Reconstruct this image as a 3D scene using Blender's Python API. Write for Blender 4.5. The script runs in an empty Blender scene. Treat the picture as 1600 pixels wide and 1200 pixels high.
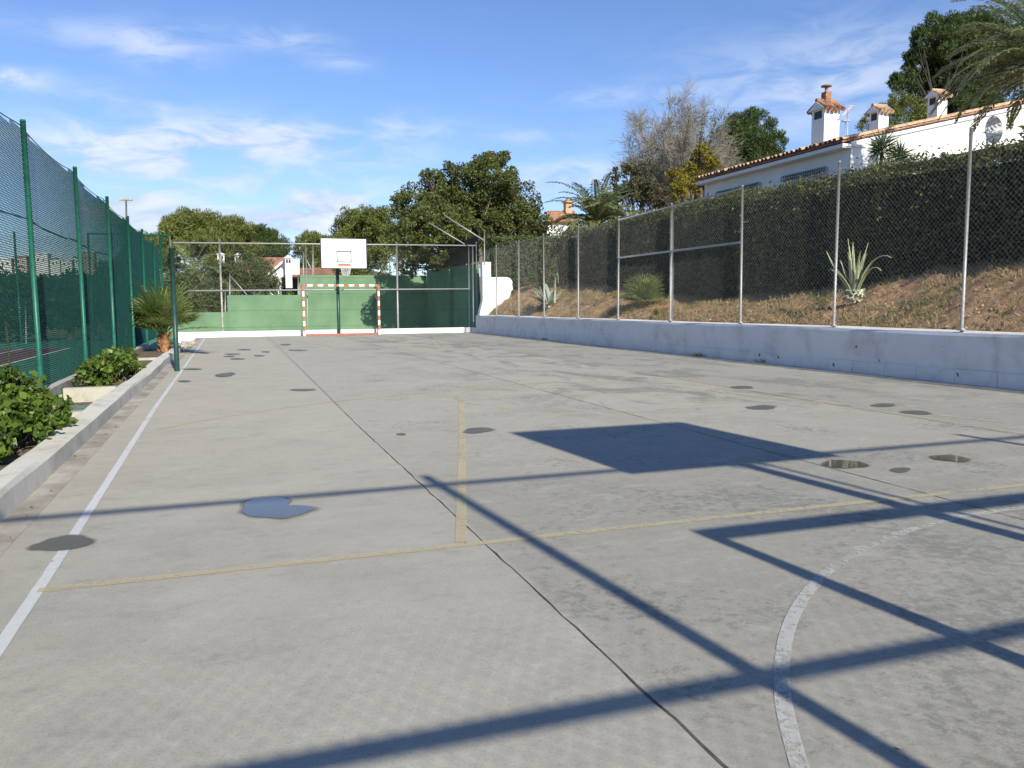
import bpy, math, random
import numpy as np
from mathutils import Vector, Matrix

rng = np.random.default_rng(7)
random.seed(7)
scene = bpy.context.scene
COL = scene.collection
PI = math.pi
R = math.radians

# ---------------------------------------------------------------- camera
CAM = np.array([0.0, 0.0, 1.2])
FPX = 1266.0                                   # focal length in pixels of a 1600 px wide frame
def cam_axes(yaw, pitch, roll):
    cy, sy, cp, sp = math.cos(yaw), math.sin(yaw), math.cos(pitch), math.sin(pitch)
    f = np.array([sy*cp, cy*cp, sp]); r = np.array([cy, -sy, 0.0]); u = np.cross(r, f)
    return r*math.cos(roll)+u*math.sin(roll), -r*math.sin(roll)+u*math.cos(roll), f
CR, CU, CF = cam_axes(R(19.1), R(-5.62), R(-0.45))
cam = bpy.data.cameras.new('camera')
cam.sensor_fit = 'HORIZONTAL'; cam.sensor_width = 36.0; cam.lens = FPX/1600*36
cam.clip_start = 0.05; cam.clip_end = 4000
camo = bpy.data.objects.new('camera', cam); COL.objects.link(camo)
camo.matrix_world = Matrix(((CR[0], CU[0], -CF[0], CAM[0]), (CR[1], CU[1], -CF[1], CAM[1]),
                            (CR[2], CU[2], -CF[2], CAM[2]), (0, 0, 0, 1)))
scene.camera = camo
def ray(x, y): return CR*(x-800)/FPX+CU*(600-y)/FPX+CF
def G(x, y, z=0.0): d = ray(x, y); return CAM+d*(z-CAM[2])/d[2]        # survey point on a level
def onX(x, y, X): d = ray(x, y); return CAM+d*X/d[0]                   # ... on a plane along the court
def onY(x, y, Y): d = ray(x, y); return CAM+d*Y/d[1]                   # ... on a plane across the court

# ---------------------------------------------------------------- light
SUN_EL, SUN_T = R(30.6), 0.093                  # elevation, sideways drift of shadows
sdir = Vector((-SUN_T, 1, 0)).normalized()*math.cos(SUN_EL)+Vector((0, 0, -math.sin(SUN_EL)))
sl = bpy.data.lights.new('sun', 'SUN'); sl.energy = 4.5; sl.angle = R(0.6); sl.color = (1.0, 0.95, 0.81)
so = bpy.data.objects.new('sun', sl); COL.objects.link(so)
so.rotation_euler = sdir.to_track_quat('-Z', 'Y').to_euler()
scene.view_settings.view_transform = 'Standard'; scene.view_settings.look = 'None'
scene.view_settings.exposure = 0.47; scene.view_settings.gamma = 1.0
scene.render.engine = 'CYCLES'
scene.cycles.max_bounces = 6; scene.cycles.transparent_max_bounces = 8

world = bpy.data.worlds.new('World'); scene.world = world; world.use_nodes = True
nt = world.node_tree; nt.nodes.clear()
def N(nt, t, **k):
    n = nt.nodes.new(t)
    for a, b in k.items(): setattr(n, a, b)
    return n
def L(nt, a, b): nt.links.new(a, b)
def M_(nt, op, a, b=None, c=None, clamp=False):
    n = N(nt, 'ShaderNodeMath', operation=op, use_clamp=clamp)
    for i, v in enumerate((a, b, c)):
        if v is None: continue
        if isinstance(v, (int, float)): n.inputs[i].default_value = v
        else: L(nt, v, n.inputs[i])
    return n.outputs[0]
def MIX(nt, fac, a, b, mode='MIX'):
    n = N(nt, 'ShaderNodeMix', data_type='RGBA', blend_type=mode)
    for i, v in ((0, fac), (6, a), (7, b)):
        if isinstance(v, (int, float)): n.inputs[i].default_value = v
        elif isinstance(v, (tuple, list)): n.inputs[i].default_value = (*v[:3], 1)
        else: L(nt, v, n.inputs[i])
    return n.outputs[2]
out = N(nt, 'ShaderNodeOutputWorld'); bg = N(nt, 'ShaderNodeBackground')
sky = N(nt, 'ShaderNodeTexSky', sky_type='NISHITA', sun_disc=False, sun_elevation=SUN_EL, sun_rotation=R(180-5.3),
        altitude=60, air_density=1.0, dust_density=0.1, ozone_density=3.0)
SKY_K = 0.100
tc = N(nt, 'ShaderNodeTexCoord')
sx = N(nt, 'ShaderNodeSeparateXYZ'); L(nt, tc.outputs['Generated'], sx.inputs[0])
az = M_(nt, 'ARCTAN2', sx.outputs[0], sx.outputs[1]); el = M_(nt, 'ARCSINE', sx.outputs[2])
cxyz = N(nt, 'ShaderNodeCombineXYZ'); L(nt, az, cxyz.inputs[0]); L(nt, el, cxyz.inputs[1])
def ae(px, py):
    d = ray(px, py); d = d/np.linalg.norm(d); return math.atan2(d[0], d[1]), math.asin(d[2])
clouds = [(130, 235, 120, 30, .80), (330, 222, 110, 28, .8), (440, 212, 60, 16, .75), (300, 285, 160, 30, .5), (610, 200, 80, 16, .55),
          (515, 325, 42, 16, 2.4), (470, 345, 60, 14, 1.4), (410, 352, 80, 16, 1.3), (205, 328, 40, 16, 2.2), (250, 350, 50, 12, 1.3), (300, 345, 60, 20, .8), (22, 120, 36, 12, .85), (245, 70, 55, 22, .6),
          (440, 62, 60, 14, .5), (195, 160, 60, 16, .5), (900, 280, 85, 22, .75), (830, 215, 70, 9, .5), (1330, 130, 190, 60, .62),
          (530, 97, 40, 10, .4), (560, 240, 90, 14, .6), (960, 150, 90, 10, .35), (700, 300, 200, 26, .35), (100, 50, 90, 14, .35)]
acc = None
for (px, py, a, b, s) in clouds:
    c = ae(px, py)
    v = N(nt, 'ShaderNodeVectorMath', operation='SUBTRACT'); L(nt, cxyz.outputs[0], v.inputs[0]); v.inputs[1].default_value = (c[0], c[1], 0)
    w = N(nt, 'ShaderNodeVectorMath', operation='MULTIPLY'); L(nt, v.outputs[0], w.inputs[0]); w.inputs[1].default_value = (FPX/a, FPX/b, 0)
    d = N(nt, 'ShaderNodeVectorMath', operation='DOT_PRODUCT'); L(nt, w.outputs[0], d.inputs[0]); L(nt, w.outputs[0], d.inputs[1])
    g = M_(nt, 'MULTIPLY', M_(nt, 'EXPONENT', M_(nt, 'MULTIPLY', d.outputs['Value'], -0.7)), s)
    acc = g if acc is None else M_(nt, 'ADD', acc, g)
mp = N(nt, 'ShaderNodeVectorMath', operation='MULTIPLY'); L(nt, cxyz.outputs[0], mp.inputs[0]); mp.inputs[1].default_value = (11, 34, 1)
nz = N(nt, 'ShaderNodeTexNoise'); nz.inputs['Scale'].default_value = 1.0; nz.inputs['Detail'].default_value = 9
nz.inputs['Roughness'].default_value = 0.58; nz.inputs['Distortion'].default_value = 0.5
L(nt, mp.outputs[0], nz.inputs['Vector'])
dens = M_(nt, 'MULTIPLY', acc, M_(nt, 'MULTIPLY', M_(nt, 'SUBTRACT', nz.outputs['Fac'], 0.34), 4.6, clamp=True), clamp=True)
dens = M_(nt, 'MULTIPLY', dens, 0.92)
ramp = N(nt, 'ShaderNodeValToRGB'); L(nt, nz.outputs['Fac'], ramp.inputs[0])
ramp.color_ramp.elements[0].position = 0.35; ramp.color_ramp.elements[0].color = (0.36, 0.45, 0.63, 1)
ramp.color_ramp.elements[1].position = 0.75; ramp.color_ramp.elements[1].color = (0.72, 0.76, 0.85, 1)
skt = MIX(nt, 1.0, sky.outputs[0], (.82, .905, 1.13), 'MULTIPLY')
skc = N(nt, 'ShaderNodeVectorMath', operation='SCALE'); L(nt, skt, skc.inputs[0]); skc.inputs['Scale'].default_value = SKY_K
L(nt, MIX(nt, dens, skc.outputs[0], ramp.outputs[0]), bg.inputs['Color']); bg.inputs['Strength'].default_value = 1.0
L(nt, bg.outputs[0], out.inputs[0])

# ---------------------------------------------------------------- materials
def mat(name):
    m = bpy.data.materials.new(name); m.use_nodes = True
    t = m.node_tree; return m, t, t.nodes['Principled BSDF']
def noise(t, scale, detail=6, rough=.6, vec=None, dist=0.0, stretch=None):
    n = N(t, 'ShaderNodeTexNoise'); n.inputs['Scale'].default_value = scale; n.inputs['Detail'].default_value = detail
    n.inputs['Roughness'].default_value = rough; n.inputs['Distortion'].default_value = dist
    if vec is None:
        c = N(t, 'ShaderNodeTexCoord'); vec = c.outputs['Object']
    if stretch:
        k = N(t, 'ShaderNodeVectorMath', operation='MULTIPLY'); L(t, vec, k.inputs[0]); k.inputs[1].default_value = stretch; vec = k.outputs[0]
    L(t, vec, n.inputs['Vector']); return n.outputs['Fac']
def rampf(t, fac, lo, hi, a=0.0, b=1.0):
    n = N(t, 'ShaderNodeMapRange', interpolation_type='SMOOTHSTEP'); L(t, fac, n.inputs[0])
    n.inputs[1].default_value = lo; n.inputs[2].default_value = hi; n.inputs[3].default_value = a; n.inputs[4].default_value = b
    return n.outputs[0]
def bump(t, p, h, strength=.3, dist=.01):
    b = N(t, 'ShaderNodeBump'); b.inputs['Strength'].default_value = strength; b.inputs['Distance'].default_value = dist
    L(t, h, b.inputs['Height']); L(t, b.outputs[0], p.inputs['Normal'])
def simple(name, col, rough=.6, metal=0.0, var=.15, scale=8, spec=.4, bmp=0.0):
    m, t, p = mat(name)
    f = rampf(t, noise(t, scale), .3, .7)
    c = MIX(t, f, tuple(x*(1-var) for x in col), tuple(min(1, x*(1+var)) for x in col))
    L(t, c, p.inputs['Base Color']); p.inputs['Roughness'].default_value = rough; p.inputs['Metallic'].default_value = metal
    p.inputs['Specular IOR Level'].default_value = spec
    if bmp: bump(t, p, noise(t, scale*3), bmp)
    return m
def leafmat(name, a, b, c=None, cf=.1, trans=.35, rough=.55):
    """a dark leaf colour, b light leaf colour, c an accent (dry or yellow leaves) for a share cf of the leaves"""
    m, t, p = mat(name)
    at = N(t, 'ShaderNodeAttribute', attribute_name='v'); at2 = N(t, 'ShaderNodeAttribute', attribute_name='w')
    col = MIX(t, at.outputs['Fac'], a, b)
    if c: col = MIX(t, rampf(t, at2.outputs['Fac'], 1-cf-.03, 1-cf+.03), col, c)
    L(t, col, p.inputs['Base Color']); p.inputs['Roughness'].default_value = rough; p.inputs['Specular IOR Level'].default_value = .3
    tr = N(t, 'ShaderNodeBsdfTranslucent'); L(t, col, tr.inputs[0])
    mx = N(t, 'ShaderNodeMixShader'); mx.inputs[0].default_value = trans
    o = t.nodes['Material Output']; L(t, p.outputs[0], mx.inputs[1]); L(t, tr.outputs[0], mx.inputs[2]); L(t, mx.outputs[0], o.inputs[0])
    return m

def concrete_mat():
    m, t, p = mat('court_concrete')
    tc_ = N(t, 'ShaderNodeTexCoord'); v = tc_.outputs['Object']
    s = N(t, 'ShaderNodeSeparateXYZ'); L(t, v, s.inputs[0])
    big = noise(t, .35, 5, .6, v); mid = noise(t, 1.6, 8, .65, v, .4); fine = noise(t, 14, 8, .7, v); grit = noise(t, 90, 4, .7, v)
    streak = noise(t, 1.4, 6, .6, v, .6, (.35, 2.2, 1))
    c = MIX(t, rampf(t, big, .3, .7), (.42, .382, .31), (.475, .436, .355))
    c = MIX(t, rampf(t, mid, .35, .72, 0, .6), c, (.33, .305, .25))
    c = MIX(t, rampf(t, streak, .52, .75, 0, .35), c, (.46, .44, .39))
    # the slabs right of the first joint were cast rougher and darker
    right = rampf(t, s.outputs[0], 1.16, 1.22)
    c = MIX(t, rampf(t, s.outputs[1], 4, 10, 0, .42), c, (.53, .475, .37))
    c = MIX(t, M_(t, 'MULTIPLY', right, rampf(t, s.outputs[1], 2.5, 9, .5, .16)), c, (.27, .25, .208))
    # worn dark flakes, most of them right of the joint
    fl = noise(t, 15, 12, .82, v, .25); zone = noise(t, 1.1, 5, .6, v, .3)
    nearz = M_(t, 'MULTIPLY', rampf(t, s.outputs[0], 1.15, 3.0), rampf(t, s.outputs[1], 6.0, 1.8))
    thr = M_(t, 'ADD', M_(t, 'ADD', fl, M_(t, 'MULTIPLY', zone, .55)), M_(t, 'MULTIPLY', nearz, .075))
    c = MIX(t, M_(t, 'MULTIPLY', rampf(t, thr, .84, .90), M_(t, 'ADD', M_(t, 'MULTIPLY', rampf(t, s.outputs[0], 1.1, 1.3), .5), .12)), c, (.135, .13, .112))
    c = MIX(t, M_(t, 'MULTIPLY', rampf(t, thr, .78, .84), M_(t, 'ADD', M_(t, 'MULTIPLY', nearz, .35), .05)), c, (.24, .23, .20))
    pale = noise(t, 9, 10, .75, v, .4); c = MIX(t, M_(t, 'MULTIPLY', rampf(t, pale, .58, .64), M_(t, 'MULTIPLY', nearz, .45)), c, (.50, .49, .45))
    # old smeared dark patches at the far right
    farz = M_(t, 'MULTIPLY', rampf(t, s.outputs[0], 2.0, 5.0), rampf(t, s.outputs[1], 6.0, 9))
    st = noise(t, 1.0, 9, .7, v, 1.0, (1.0, .55, 1))
    c = MIX(t, M_(t, 'MULTIPLY', rampf(t, st, .47, .62), M_(t, 'MULTIPLY', farz, .72)), c, (.145, .14, .12))
    c = MIX(t, M_(t, 'MULTIPLY', rampf(t, s.outputs[0], 6.6, 6.75), .35), c, (.21, .21, .20))
    pv = noise(t, 32, 5, .65, v); c = MIX(t, rampf(t, pv, .62, .72, 0, .45), c, (.2, .195, .165))
    m2 = noise(t, 4.2, 10, .75, v, .2, (.7, 1.3, 1)); c = MIX(t, rampf(t, m2, .52, .66, 0, .38), c, (.24, .235, .20))
    c = MIX(t, rampf(t, m2, .46, .36, 0, .35), c, (.52, .50, .42))
    gr = noise(t, 260, 3, .6, v); c = MIX(t, rampf(t, gr, .5, .72, 0, .4), c, (.17, .165, .14)); c = MIX(t, rampf(t, gr, .45, .3, 0, .3), c, (.62, .60, .53))
    c = MIX(t, rampf(t, fine, .3, .7, 0, .22), c, (.5, .48, .43))
    c = MIX(t, rampf(t, grit, .45, .75, 0, .42), c, (.2, .19, .165))
    stain = noise(t, .9, 3, .5, v, .3); c = MIX(t, rampf(t, stain, .70, .78, 0, .35), c, (.33, .24, .15))
    L(t, c, p.inputs['Base Color']); p.inputs['Roughness'].default_value = .82; p.inputs['Specular IOR Level'].default_value = .3
    h = M_(t, 'ADD', M_(t, 'MULTIPLY', fine, .6), M_(t, 'MULTIPLY', grit, .4))
    bump(t, p, h, .25, .006)
    return m
def paint_line_mat(name, col, fade, worn):
    m, t, p = mat(name)
    v = N(t, 'ShaderNodeTexCoord').outputs['Object']
    a = noise(t, 28, 10, .78, v, .3); b = noise(t, 1.3, 3, .5, v)
    f = rampf(t, M_(t, 'ADD', a, M_(t, 'MULTIPLY', b, .6)), worn-.10, worn+.14)
    f = M_(t, 'MAXIMUM', f, fade)
    tr = N(t, 'ShaderNodeBsdfTransparent'); mx = N(t, 'ShaderNodeMixShader')
    c = MIX(t, noise(t, 40, 5, .6, v), tuple(x*.86 for x in col), col)
    L(t, c, p.inputs['Base Color']); p.inputs['Roughness'].default_value = .75
    L(t, f, mx.inputs[0]); L(t, p.outputs[0], mx.inputs[1]); L(t, tr.outputs[0], mx.inputs[2])
    L(t, mx.outputs[0], t.nodes['Material Output'].inputs[0])
    return m
def stained_white(name, base=(.78, .78, .78), dirt=(.35, .32, .27), amt=.35, holes=True, scale=1.5):
    m, t, p = mat(name)
    v = N(t, 'ShaderNodeTexCoord').outputs['Object']
    a = noise(t, scale, 8, .65, v, .3); st = noise(t, 2.2, 6, .6, v, .4, (1, 1, .4)); sp = noise(t, 60, 4, .6, v)
    c = MIX(t, rampf(t, a, .45, .75, 0, amt), base, dirt)
    c = MIX(t, rampf(t, st, .58, .72, 0, amt*.7), c, tuple(x*.6 for x in base))
    if holes:
        h = noise(t, 3.2, 2, .5, v); c = MIX(t, rampf(t, h, .735, .745, 0, .85), c, (.07, .065, .06))
        h2 = noise(t, 9, 2, .5, v); c = MIX(t, rampf(t, h2, .755, .765, 0, .7), c, (.12, .11, .1))
    c = MIX(t, rampf(t, sp, .5, .8, 0, .15), c, dirt)
    L(t, c, p.inputs['Base Color']); p.inputs['Roughness'].default_value = .8; p.inputs['Specular IOR Level'].default_value = .25
    bump(t, p, noise(t, 12, 7, .65, v), .3, .01)
    return m
def bank_mat():
    m, t, p = mat('dry_bank_earth')
    v = N(t, 'ShaderNodeTexCoord').outputs['Object']
    a = noise(t, .9, 7, .65, v, .3); b = noise(t, 5, 8, .7, v, .3); c3 = noise(t, 24, 6, .7, v)
    c = MIX(t, rampf(t, a, .35, .65), (.50, .30, .175), (.40, .27, .16))
    c = MIX(t, rampf(t, b, .45, .65, 0, .6), c, (.15, .125, .06))
    c = MIX(t, rampf(t, c3, .55, .75, 0, .6), c, (.64, .45, .27))
    c = MIX(t, rampf(t, c3, .45, .25, 0, .6), c, (.16, .10, .06))
    L(t, c, p.inputs['Base Color']); p.inputs['Roughness'].default_value = .95; p.inputs['Specular IOR Level'].default_value = .1
    bump(t, p, M_(t, 'ADD', b, c3), .9, .06)
    return m
def green_wall_mat():
    m, t, p = mat('green_painted_wall')
    v = N(t, 'ShaderNodeTexCoord').outputs['Object']; s = N(t, 'ShaderNodeSeparateXYZ'); L(t, v, s.inputs[0])
    a = noise(t, .8, 6, .6, v); st = noise(t, 2.2, 6, .6, v, .2, (1.6, 1.6, .18))
    c = MIX(t, rampf(t, a, .35, .65), (.115, .21, .115), (.16, .265, .15)); sc = noise(t, 7, 8, .75, v); c = MIX(t, rampf(t, sc, .56, .70, 0, .4), c, (.07, .13, .07)); c = MIX(t, rampf(t, sc, .40, .30, 0, .35), c, (.24, .34, .22))
    c = MIX(t, rampf(t, st, .6, .72, 0, .35), c, (.2, .22, .12))
    zz = M_(t, 'PINGPONG', M_(t, 'ADD', s.outputs[2], .35), .42)
    c = MIX(t, rampf(t, zz, .0, .03, .6, 0), c, (.07, .12, .08))
    g = noise(t, 3, 4, .5, v); c = MIX(t, rampf(t, g, .73, .75, 0, .5), c, (.4, .42, .36))
    L(t, c, p.inputs['Base Color']); p.inputs['Roughness'].default_value = .85
    return m

M = {}
M['concrete'] = concrete_mat()
M['white_line'] = paint_line_mat('white_line_paint', (.70, .70, .68), .08, .95)
M['white_arc'] = paint_line_mat('worn_white_paint', (.66, .65, .60), .30, .78)
M['yellow_line'] = paint_line_mat('yellow_line_paint', (.66, .56, .34), .32, .84)
M['yellow_faint'] = paint_line_mat('faded_yellow_paint', (.66, .56, .34), .40, .80)
M['wall_white'] = stained_white('stained_white_wall', (.72, .71, .69), (.44, .40, .34), .55)
M['kerb_white'] = stained_white('weathered_kerb_paint', (.66, .63, .555), (.40, .34, .25), .65, holes=False, scale=3)
M['clean_white'] = stained_white('white_render', (.80, .80, .78), (.5, .48, .42), .18, holes=False, scale=.8)
M['bank'] = bank_mat()
M['green_wall'] = green_wall_mat()
M['galv'] = simple('galvanised_steel', (.36, .36, .35), .5, .35, .15, 20)
M['galv_rust'] = simple('rusty_galvanised_steel', (.40, .36, .32), .6, .3, .3, 9)
M['wire'] = simple('galvanised_wire', (.42, .40, .35), .8, 0, .1, 20)
M['wire_dark'] = simple('dull_wire', (.16, .16, .15), .6, .2, .1, 20)
M['green_steel'] = simple('green_painted_steel', (.012, .115, .075), .4, 0, .2, 12)
M['green_wire'] = simple('green_plastic_wire', (.010, .055, .040), .5, 0, .2, 6)
M['dark_green'] = simple('dark_green_paint', (.02, .06, .05), .4, 0, .2, 12)
M['red'] = simple('faded_red_paint', (.40, .125, .075), .5, 0, .2, 14)
M['white_paint'] = simple('white_gloss_paint', (.80, .79, .75), .45, 0, .06, 10)
M['board'] = simple('white_backboard', (.84, .84, .84), .5, 0, .04, 3)
M['black'] = simple('black_paint', (.02, .02, .025), .45, 0, .2, 10)
M['orange'] = simple('orange_ring_paint', (.60, .16, .05), .5, 0, .15, 10)
M['net'] = simple('white_net_cord', (.7, .7, .68), .8, 0, .1, 10)
M['tile'] = simple('terracotta_tile', (.34, .17, .10), .85, 0, .45, 5)
M['tile_pale'] = simple('pale_weathered_tile', (.50, .33, .20), .85, 0, .35, 7)
M['tile_verge'] = simple('pinkish_verge_tile', (.42, .26, .19), .9, 0, .35, 5)
M['tile_far'] = simple('brown_red_tile', (.27, .13, .09), .85, 0, .35, 2.2)
M['glass'] = simple('dark_window_glass', (.03, .035, .045), .1, 0, .1, 4)
M['iron'] = simple('black_iron', (.025, .025, .04), .5, 0, .2, 9)
M['shutter'] = simple('pale_shutter', (.5, .52, .55), .6, 0, .08, 9)
M['grey_dish'] = simple('grey_dish', (.55, .55, .58), .5, 0, .08, 9)
M['plant_con'] = stained_white('planter_concrete', (.46, .44, .37), (.22, .2, .15), .6, holes=False, scale=4)
M['clod'] = simple('brown_clods', (.38, .26, .16), .95, 0, .6, 1.7)
M['soil'] = simple('planter_soil', (.15, .11, .07), .95, 0, .4, 9, bmp=.8)
M['gutter'] = simple('gutter_cement', (.36, .32, .275), .9, 0, .3, 3, bmp=.3)
M['groove'] = simple('dirty_joint', (.09, .08, .065), .95, 0, .5, 9)
M['court_green'] = simple('green_tennis_surface', (.07, .23, .14), .8, 0, .12, .6)
M['court_maroon'] = simple('maroon_tennis_surface', (.22, .045, .07), .8, 0, .12, .6)
M['tennis_line'] = simple('tennis_white_line', (.7, .7, .68), .8, 0, .06, 3)
M['dry_ground'] = simple('dry_far_ground', (.13, .12, .07), .95, 0, .35, .08)
M['bark'] = simple('grey_brown_bark', (.14, .11, .085), .9, 0, .3, 5)
M['dark_bark'] = simple('dark_bark', (.05, .042, .035), .95, 0, .3, 5)
M['pale_bark'] = simple('pale_grey_twigs', (.30, .26, .225), .9, 0, .25, 5)
M['palm_bark'] = simple('orange_brown_palm_fibre', (.26, .13, .06), .95, 0, .5, 12, bmp=.8)
M['wood'] = simple('weathered_wood', (.17, .12, .08), .9, 0, .3, 12)
M['mat_green'] = simple('old_green_mat', (.14, .21, .15), .9, 0, .25, 10)
M['stone'] = simple('pale_stone', (.42, .37, .30), .9, 0, .3, 7, bmp=.6)
def puddle_mat(name, wet):
    m, t, p = mat(name); e = N(t, 'ShaderNodeAttribute', attribute_name='edge').outputs['Fac']
    v = N(t, 'ShaderNodeTexCoord').outputs['Object']; nn = noise(t, 9, 8, .7, v); n2 = noise(t, 4, 5, .6, v)
    e2 = M_(t, 'ADD', e, M_(t, 'MULTIPLY', M_(t, 'SUBTRACT', nn, .5), .55))
    L(t, MIX(t, n2, ((.09, .082, .065) if wet else (.12, .113, .092)), ((.17, .16, .13) if wet else (.18, .17, .14))), p.inputs['Base Color'])
    p.inputs['Specular IOR Level'].default_value = .36 if wet else .3
    core = rampf(t, e2, .46, .54) if wet else rampf(t, e2, .6, 1.0)
    L(t, M_(t, 'SUBTRACT', .75 if wet else .62, M_(t, 'MULTIPLY', core, .70 if wet else .18)), p.inputs['Roughness'])
    al = M_(t, 'ADD', M_(t, 'MULTIPLY', rampf(t, e2, .12, .34), .28), M_(t, 'MULTIPLY', rampf(t, e2, .44, .54), .66))
    tr = N(t, 'ShaderNodeBsdfTransparent'); mx = N(t, 'ShaderNodeMixShader'); L(t, al, mx.inputs[0]); L(t, tr.outputs[0], mx.inputs[1]); L(t, p.outputs[0], mx.inputs[2])
    L(t, mx.outputs[0], t.nodes['Material Output'].inputs[0]); return m
M['water'] = puddle_mat('shallow_water', True); M['damp'] = puddle_mat('damp_film', False)
m, t, p = mat('dark_shade_netting'); p.inputs['Base Color'].default_value = (.035, .03, .032, 1)
tr = N(t, 'ShaderNodeBsdfTransparent'); mx = N(t, 'ShaderNodeMixShader'); L(t, rampf(t, noise(t, 1.0, 4, .5), .3, .7, .86, .97), mx.inputs[0])
L(t, tr.outputs[0], mx.inputs[1]); L(t, p.outputs[0], mx.inputs[2]); L(t, mx.outputs[0], t.nodes['Material Output'].inputs[0]); M['netting'] = m
# leaves
M['lf_hedge'] = leafmat('hedge_leaves', (.035, .05, .016), (.11, .135, .035), (.17, .16, .035), .12, .3)
M['lf_shrub'] = leafmat('glossy_shrub_leaves', (.04, .08, .014), (.16, .24, .04), (.24, .24, .06), .05, .3, .4)
M['lf_pine'] = leafmat('pine_needles', (.075, .095, .02), (.22, .25, .06), (.20, .21, .06), .1, .3)
M['lf_pined'] = leafmat('dark_pine_needles', (.03, .055, .014), (.095, .135, .035), (.10, .13, .04), .1, .25)
M['lf_big'] = leafmat('carob_leaves', (.048, .068, .018), (.17, .195, .05), (.22, .14, .06), .035, .3)
M['lf_olive'] = leafmat('olive_leaves', (.065, .095, .035), (.15, .185, .07), None, 0, .3)
M['lf_yel'] = leafmat('yellowing_leaves', (.10, .11, .016), (.30, .25, .03), (.36, .27, .03), .2, .4)
M['lf_grey'] = leafmat('sparse_grey_leaves', (.09, .09, .055), (.17, .16, .10), (.2, .18, .05), .1, .3)
M['lf_date'] = leafmat('date_palm_leaflets', (.12, .15, .06), (.34, .37, .17), (.34, .32, .13), .06, .35, .38)
M['lf_fan'] = leafmat('fan_palm_leaves', (.13, .20, .05), (.34, .40, .13), (.40, .34, .16), .05, .45)
M['lf_agave'] = leafmat('agave_leaves', (.24, .30, .23), (.36, .41, .32), None, 0, .1)
M['lf_agavev'] = leafmat('cream_edged_agave_leaves', (.16, .23, .15), (.62, .62, .34), None, 0, .15)
M['lf_yucca'] = leafmat('yucca_leaves', (.03, .06, .02), (.08, .12, .04), None, 0, .2)
M['lf_grass'] = leafmat('dry_grass_blades', (.22, .18, .08), (.46, .34, .18), (.15, .18, .05), .25, .3)
M['lf_dry'] = leafmat('dry_weeds', (.22, .17, .08), (.34, .27, .13), None, 0, .3)
M['lf_far'] = leafmat('distant_leaves', (.018, .032, .018), (.045, .065, .03), None, 0, .2)

# ---------------------------------------------------------------- helpers
def tag(o, label=None, cat=None, group=None, kind=None):
    if label: o['label'] = label
    if cat: o['category'] = cat
    if group: o['group'] = group
    if kind: o['kind'] = kind
    return o
def empty(name, loc, label, cat, group=None):
    o = bpy.data.objects.new(name, None); COL.objects.link(o); o.location = [float(c) for c in loc]; o.empty_display_size = .2
    bpy.context.view_layer.update() if False else None
    return tag(o, label, cat, group)
class MB:
    """collects shapes in world coordinates; build() links them as one mesh object"""
    def __init__(s): s.v = []; s.f = []; s.n = 0; s.mi = []; s.sm = []
    def add(s, v, f, mi=0, sm=False):
        s.v.append(np.asarray(v, float).reshape(-1, 3))
        for q in f: s.f.append([i+s.n for i in q]); s.mi.append(mi); s.sm.append(sm)
        s.n += len(v); return s
    def box(s, a, b, mi=0):
        (x0, y0, z0), (x1, y1, z1) = a, b
        v = [(x0, y0, z0), (x1, y0, z0), (x1, y1, z0), (x0, y1, z0), (x0, y0, z1), (x1, y0, z1), (x1, y1, z1), (x0, y1, z1)]
        return s.add(v, [(0, 3, 2, 1), (4, 5, 6, 7), (0, 1, 5, 4), (1, 2, 6, 5), (2, 3, 7, 6), (3, 0, 4, 7)], mi)
    def prism(s, pts, off, mi=0):
        """planar polygon pts (3D) extruded by the vector off"""
        n = len(pts); a = np.array(pts, float); b = a+np.array(off, float)
        f = [tuple(range(n))[::-1], tuple(range(n, 2*n))]+[(i, (i+1) % n, n+(i+1) % n, n+i) for i in range(n)]
        return s.add(np.vstack([a, b]), f, mi)
    def tube(s, pts, r, n=8, mi=0, cap=True, sm=True):
        pts = np.array(pts, float); k = len(pts)
        rr = np.full(k, r, float) if np.isscalar(r) else np.array(r, float)
        tg = np.gradient(pts, axis=0); tg /= np.linalg.norm(tg, axis=1)[:, None]+1e-12
        ref = np.array([0, 0, 1.]) if abs(tg[0][2]) < .9 else np.array([1., 0, 0])
        a = np.cross(tg, ref); a /= np.linalg.norm(a, axis=1)[:, None]+1e-12; b = np.cross(tg, a)
        th = np.arange(n)*2*PI/n
        v = pts[:, None]+rr[:, None, None]*(a[:, None]*np.cos(th)[None, :, None]+b[:, None]*np.sin(th)[None, :, None])
        f = [(i*n+j, i*n+(j+1) % n, (i+1)*n+(j+1) % n, (i+1)*n+j) for i in range(k-1) for j in range(n)]
        s.add(v.reshape(-1, 3), f, mi, sm)
        if cap:
            base = s.n-k*n
            s.f += [[base+j for j in range(n)], [base+(k-1)*n+j for j in range(n)][::-1]]; s.mi += [mi, mi]; s.sm += [False, False]
        return s
    def build(s, name, mats, parent=None):
        V = np.vstack(s.v)
        if parent is not None: V = V-np.array(parent_origin(parent))
        me = bpy.data.meshes.new(name); me.from_pydata(V.tolist(), [], s.f)
        for m_ in (mats if isinstance(mats, (list, tuple)) else [mats]): me.materials.append(m_)
        me.polygons.foreach_set('material_index', s.mi); me.polygons.foreach_set('use_smooth', s.sm); me.update()
        o = bpy.data.objects.new(name, me); COL.objects.link(o)
        if parent is not None: o.parent = parent
        return o
def parent_origin(p):
    v = np.array(p.location)
    while p.parent is not None: p = p.parent; v = v+np.array(p.location)
    return v
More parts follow.
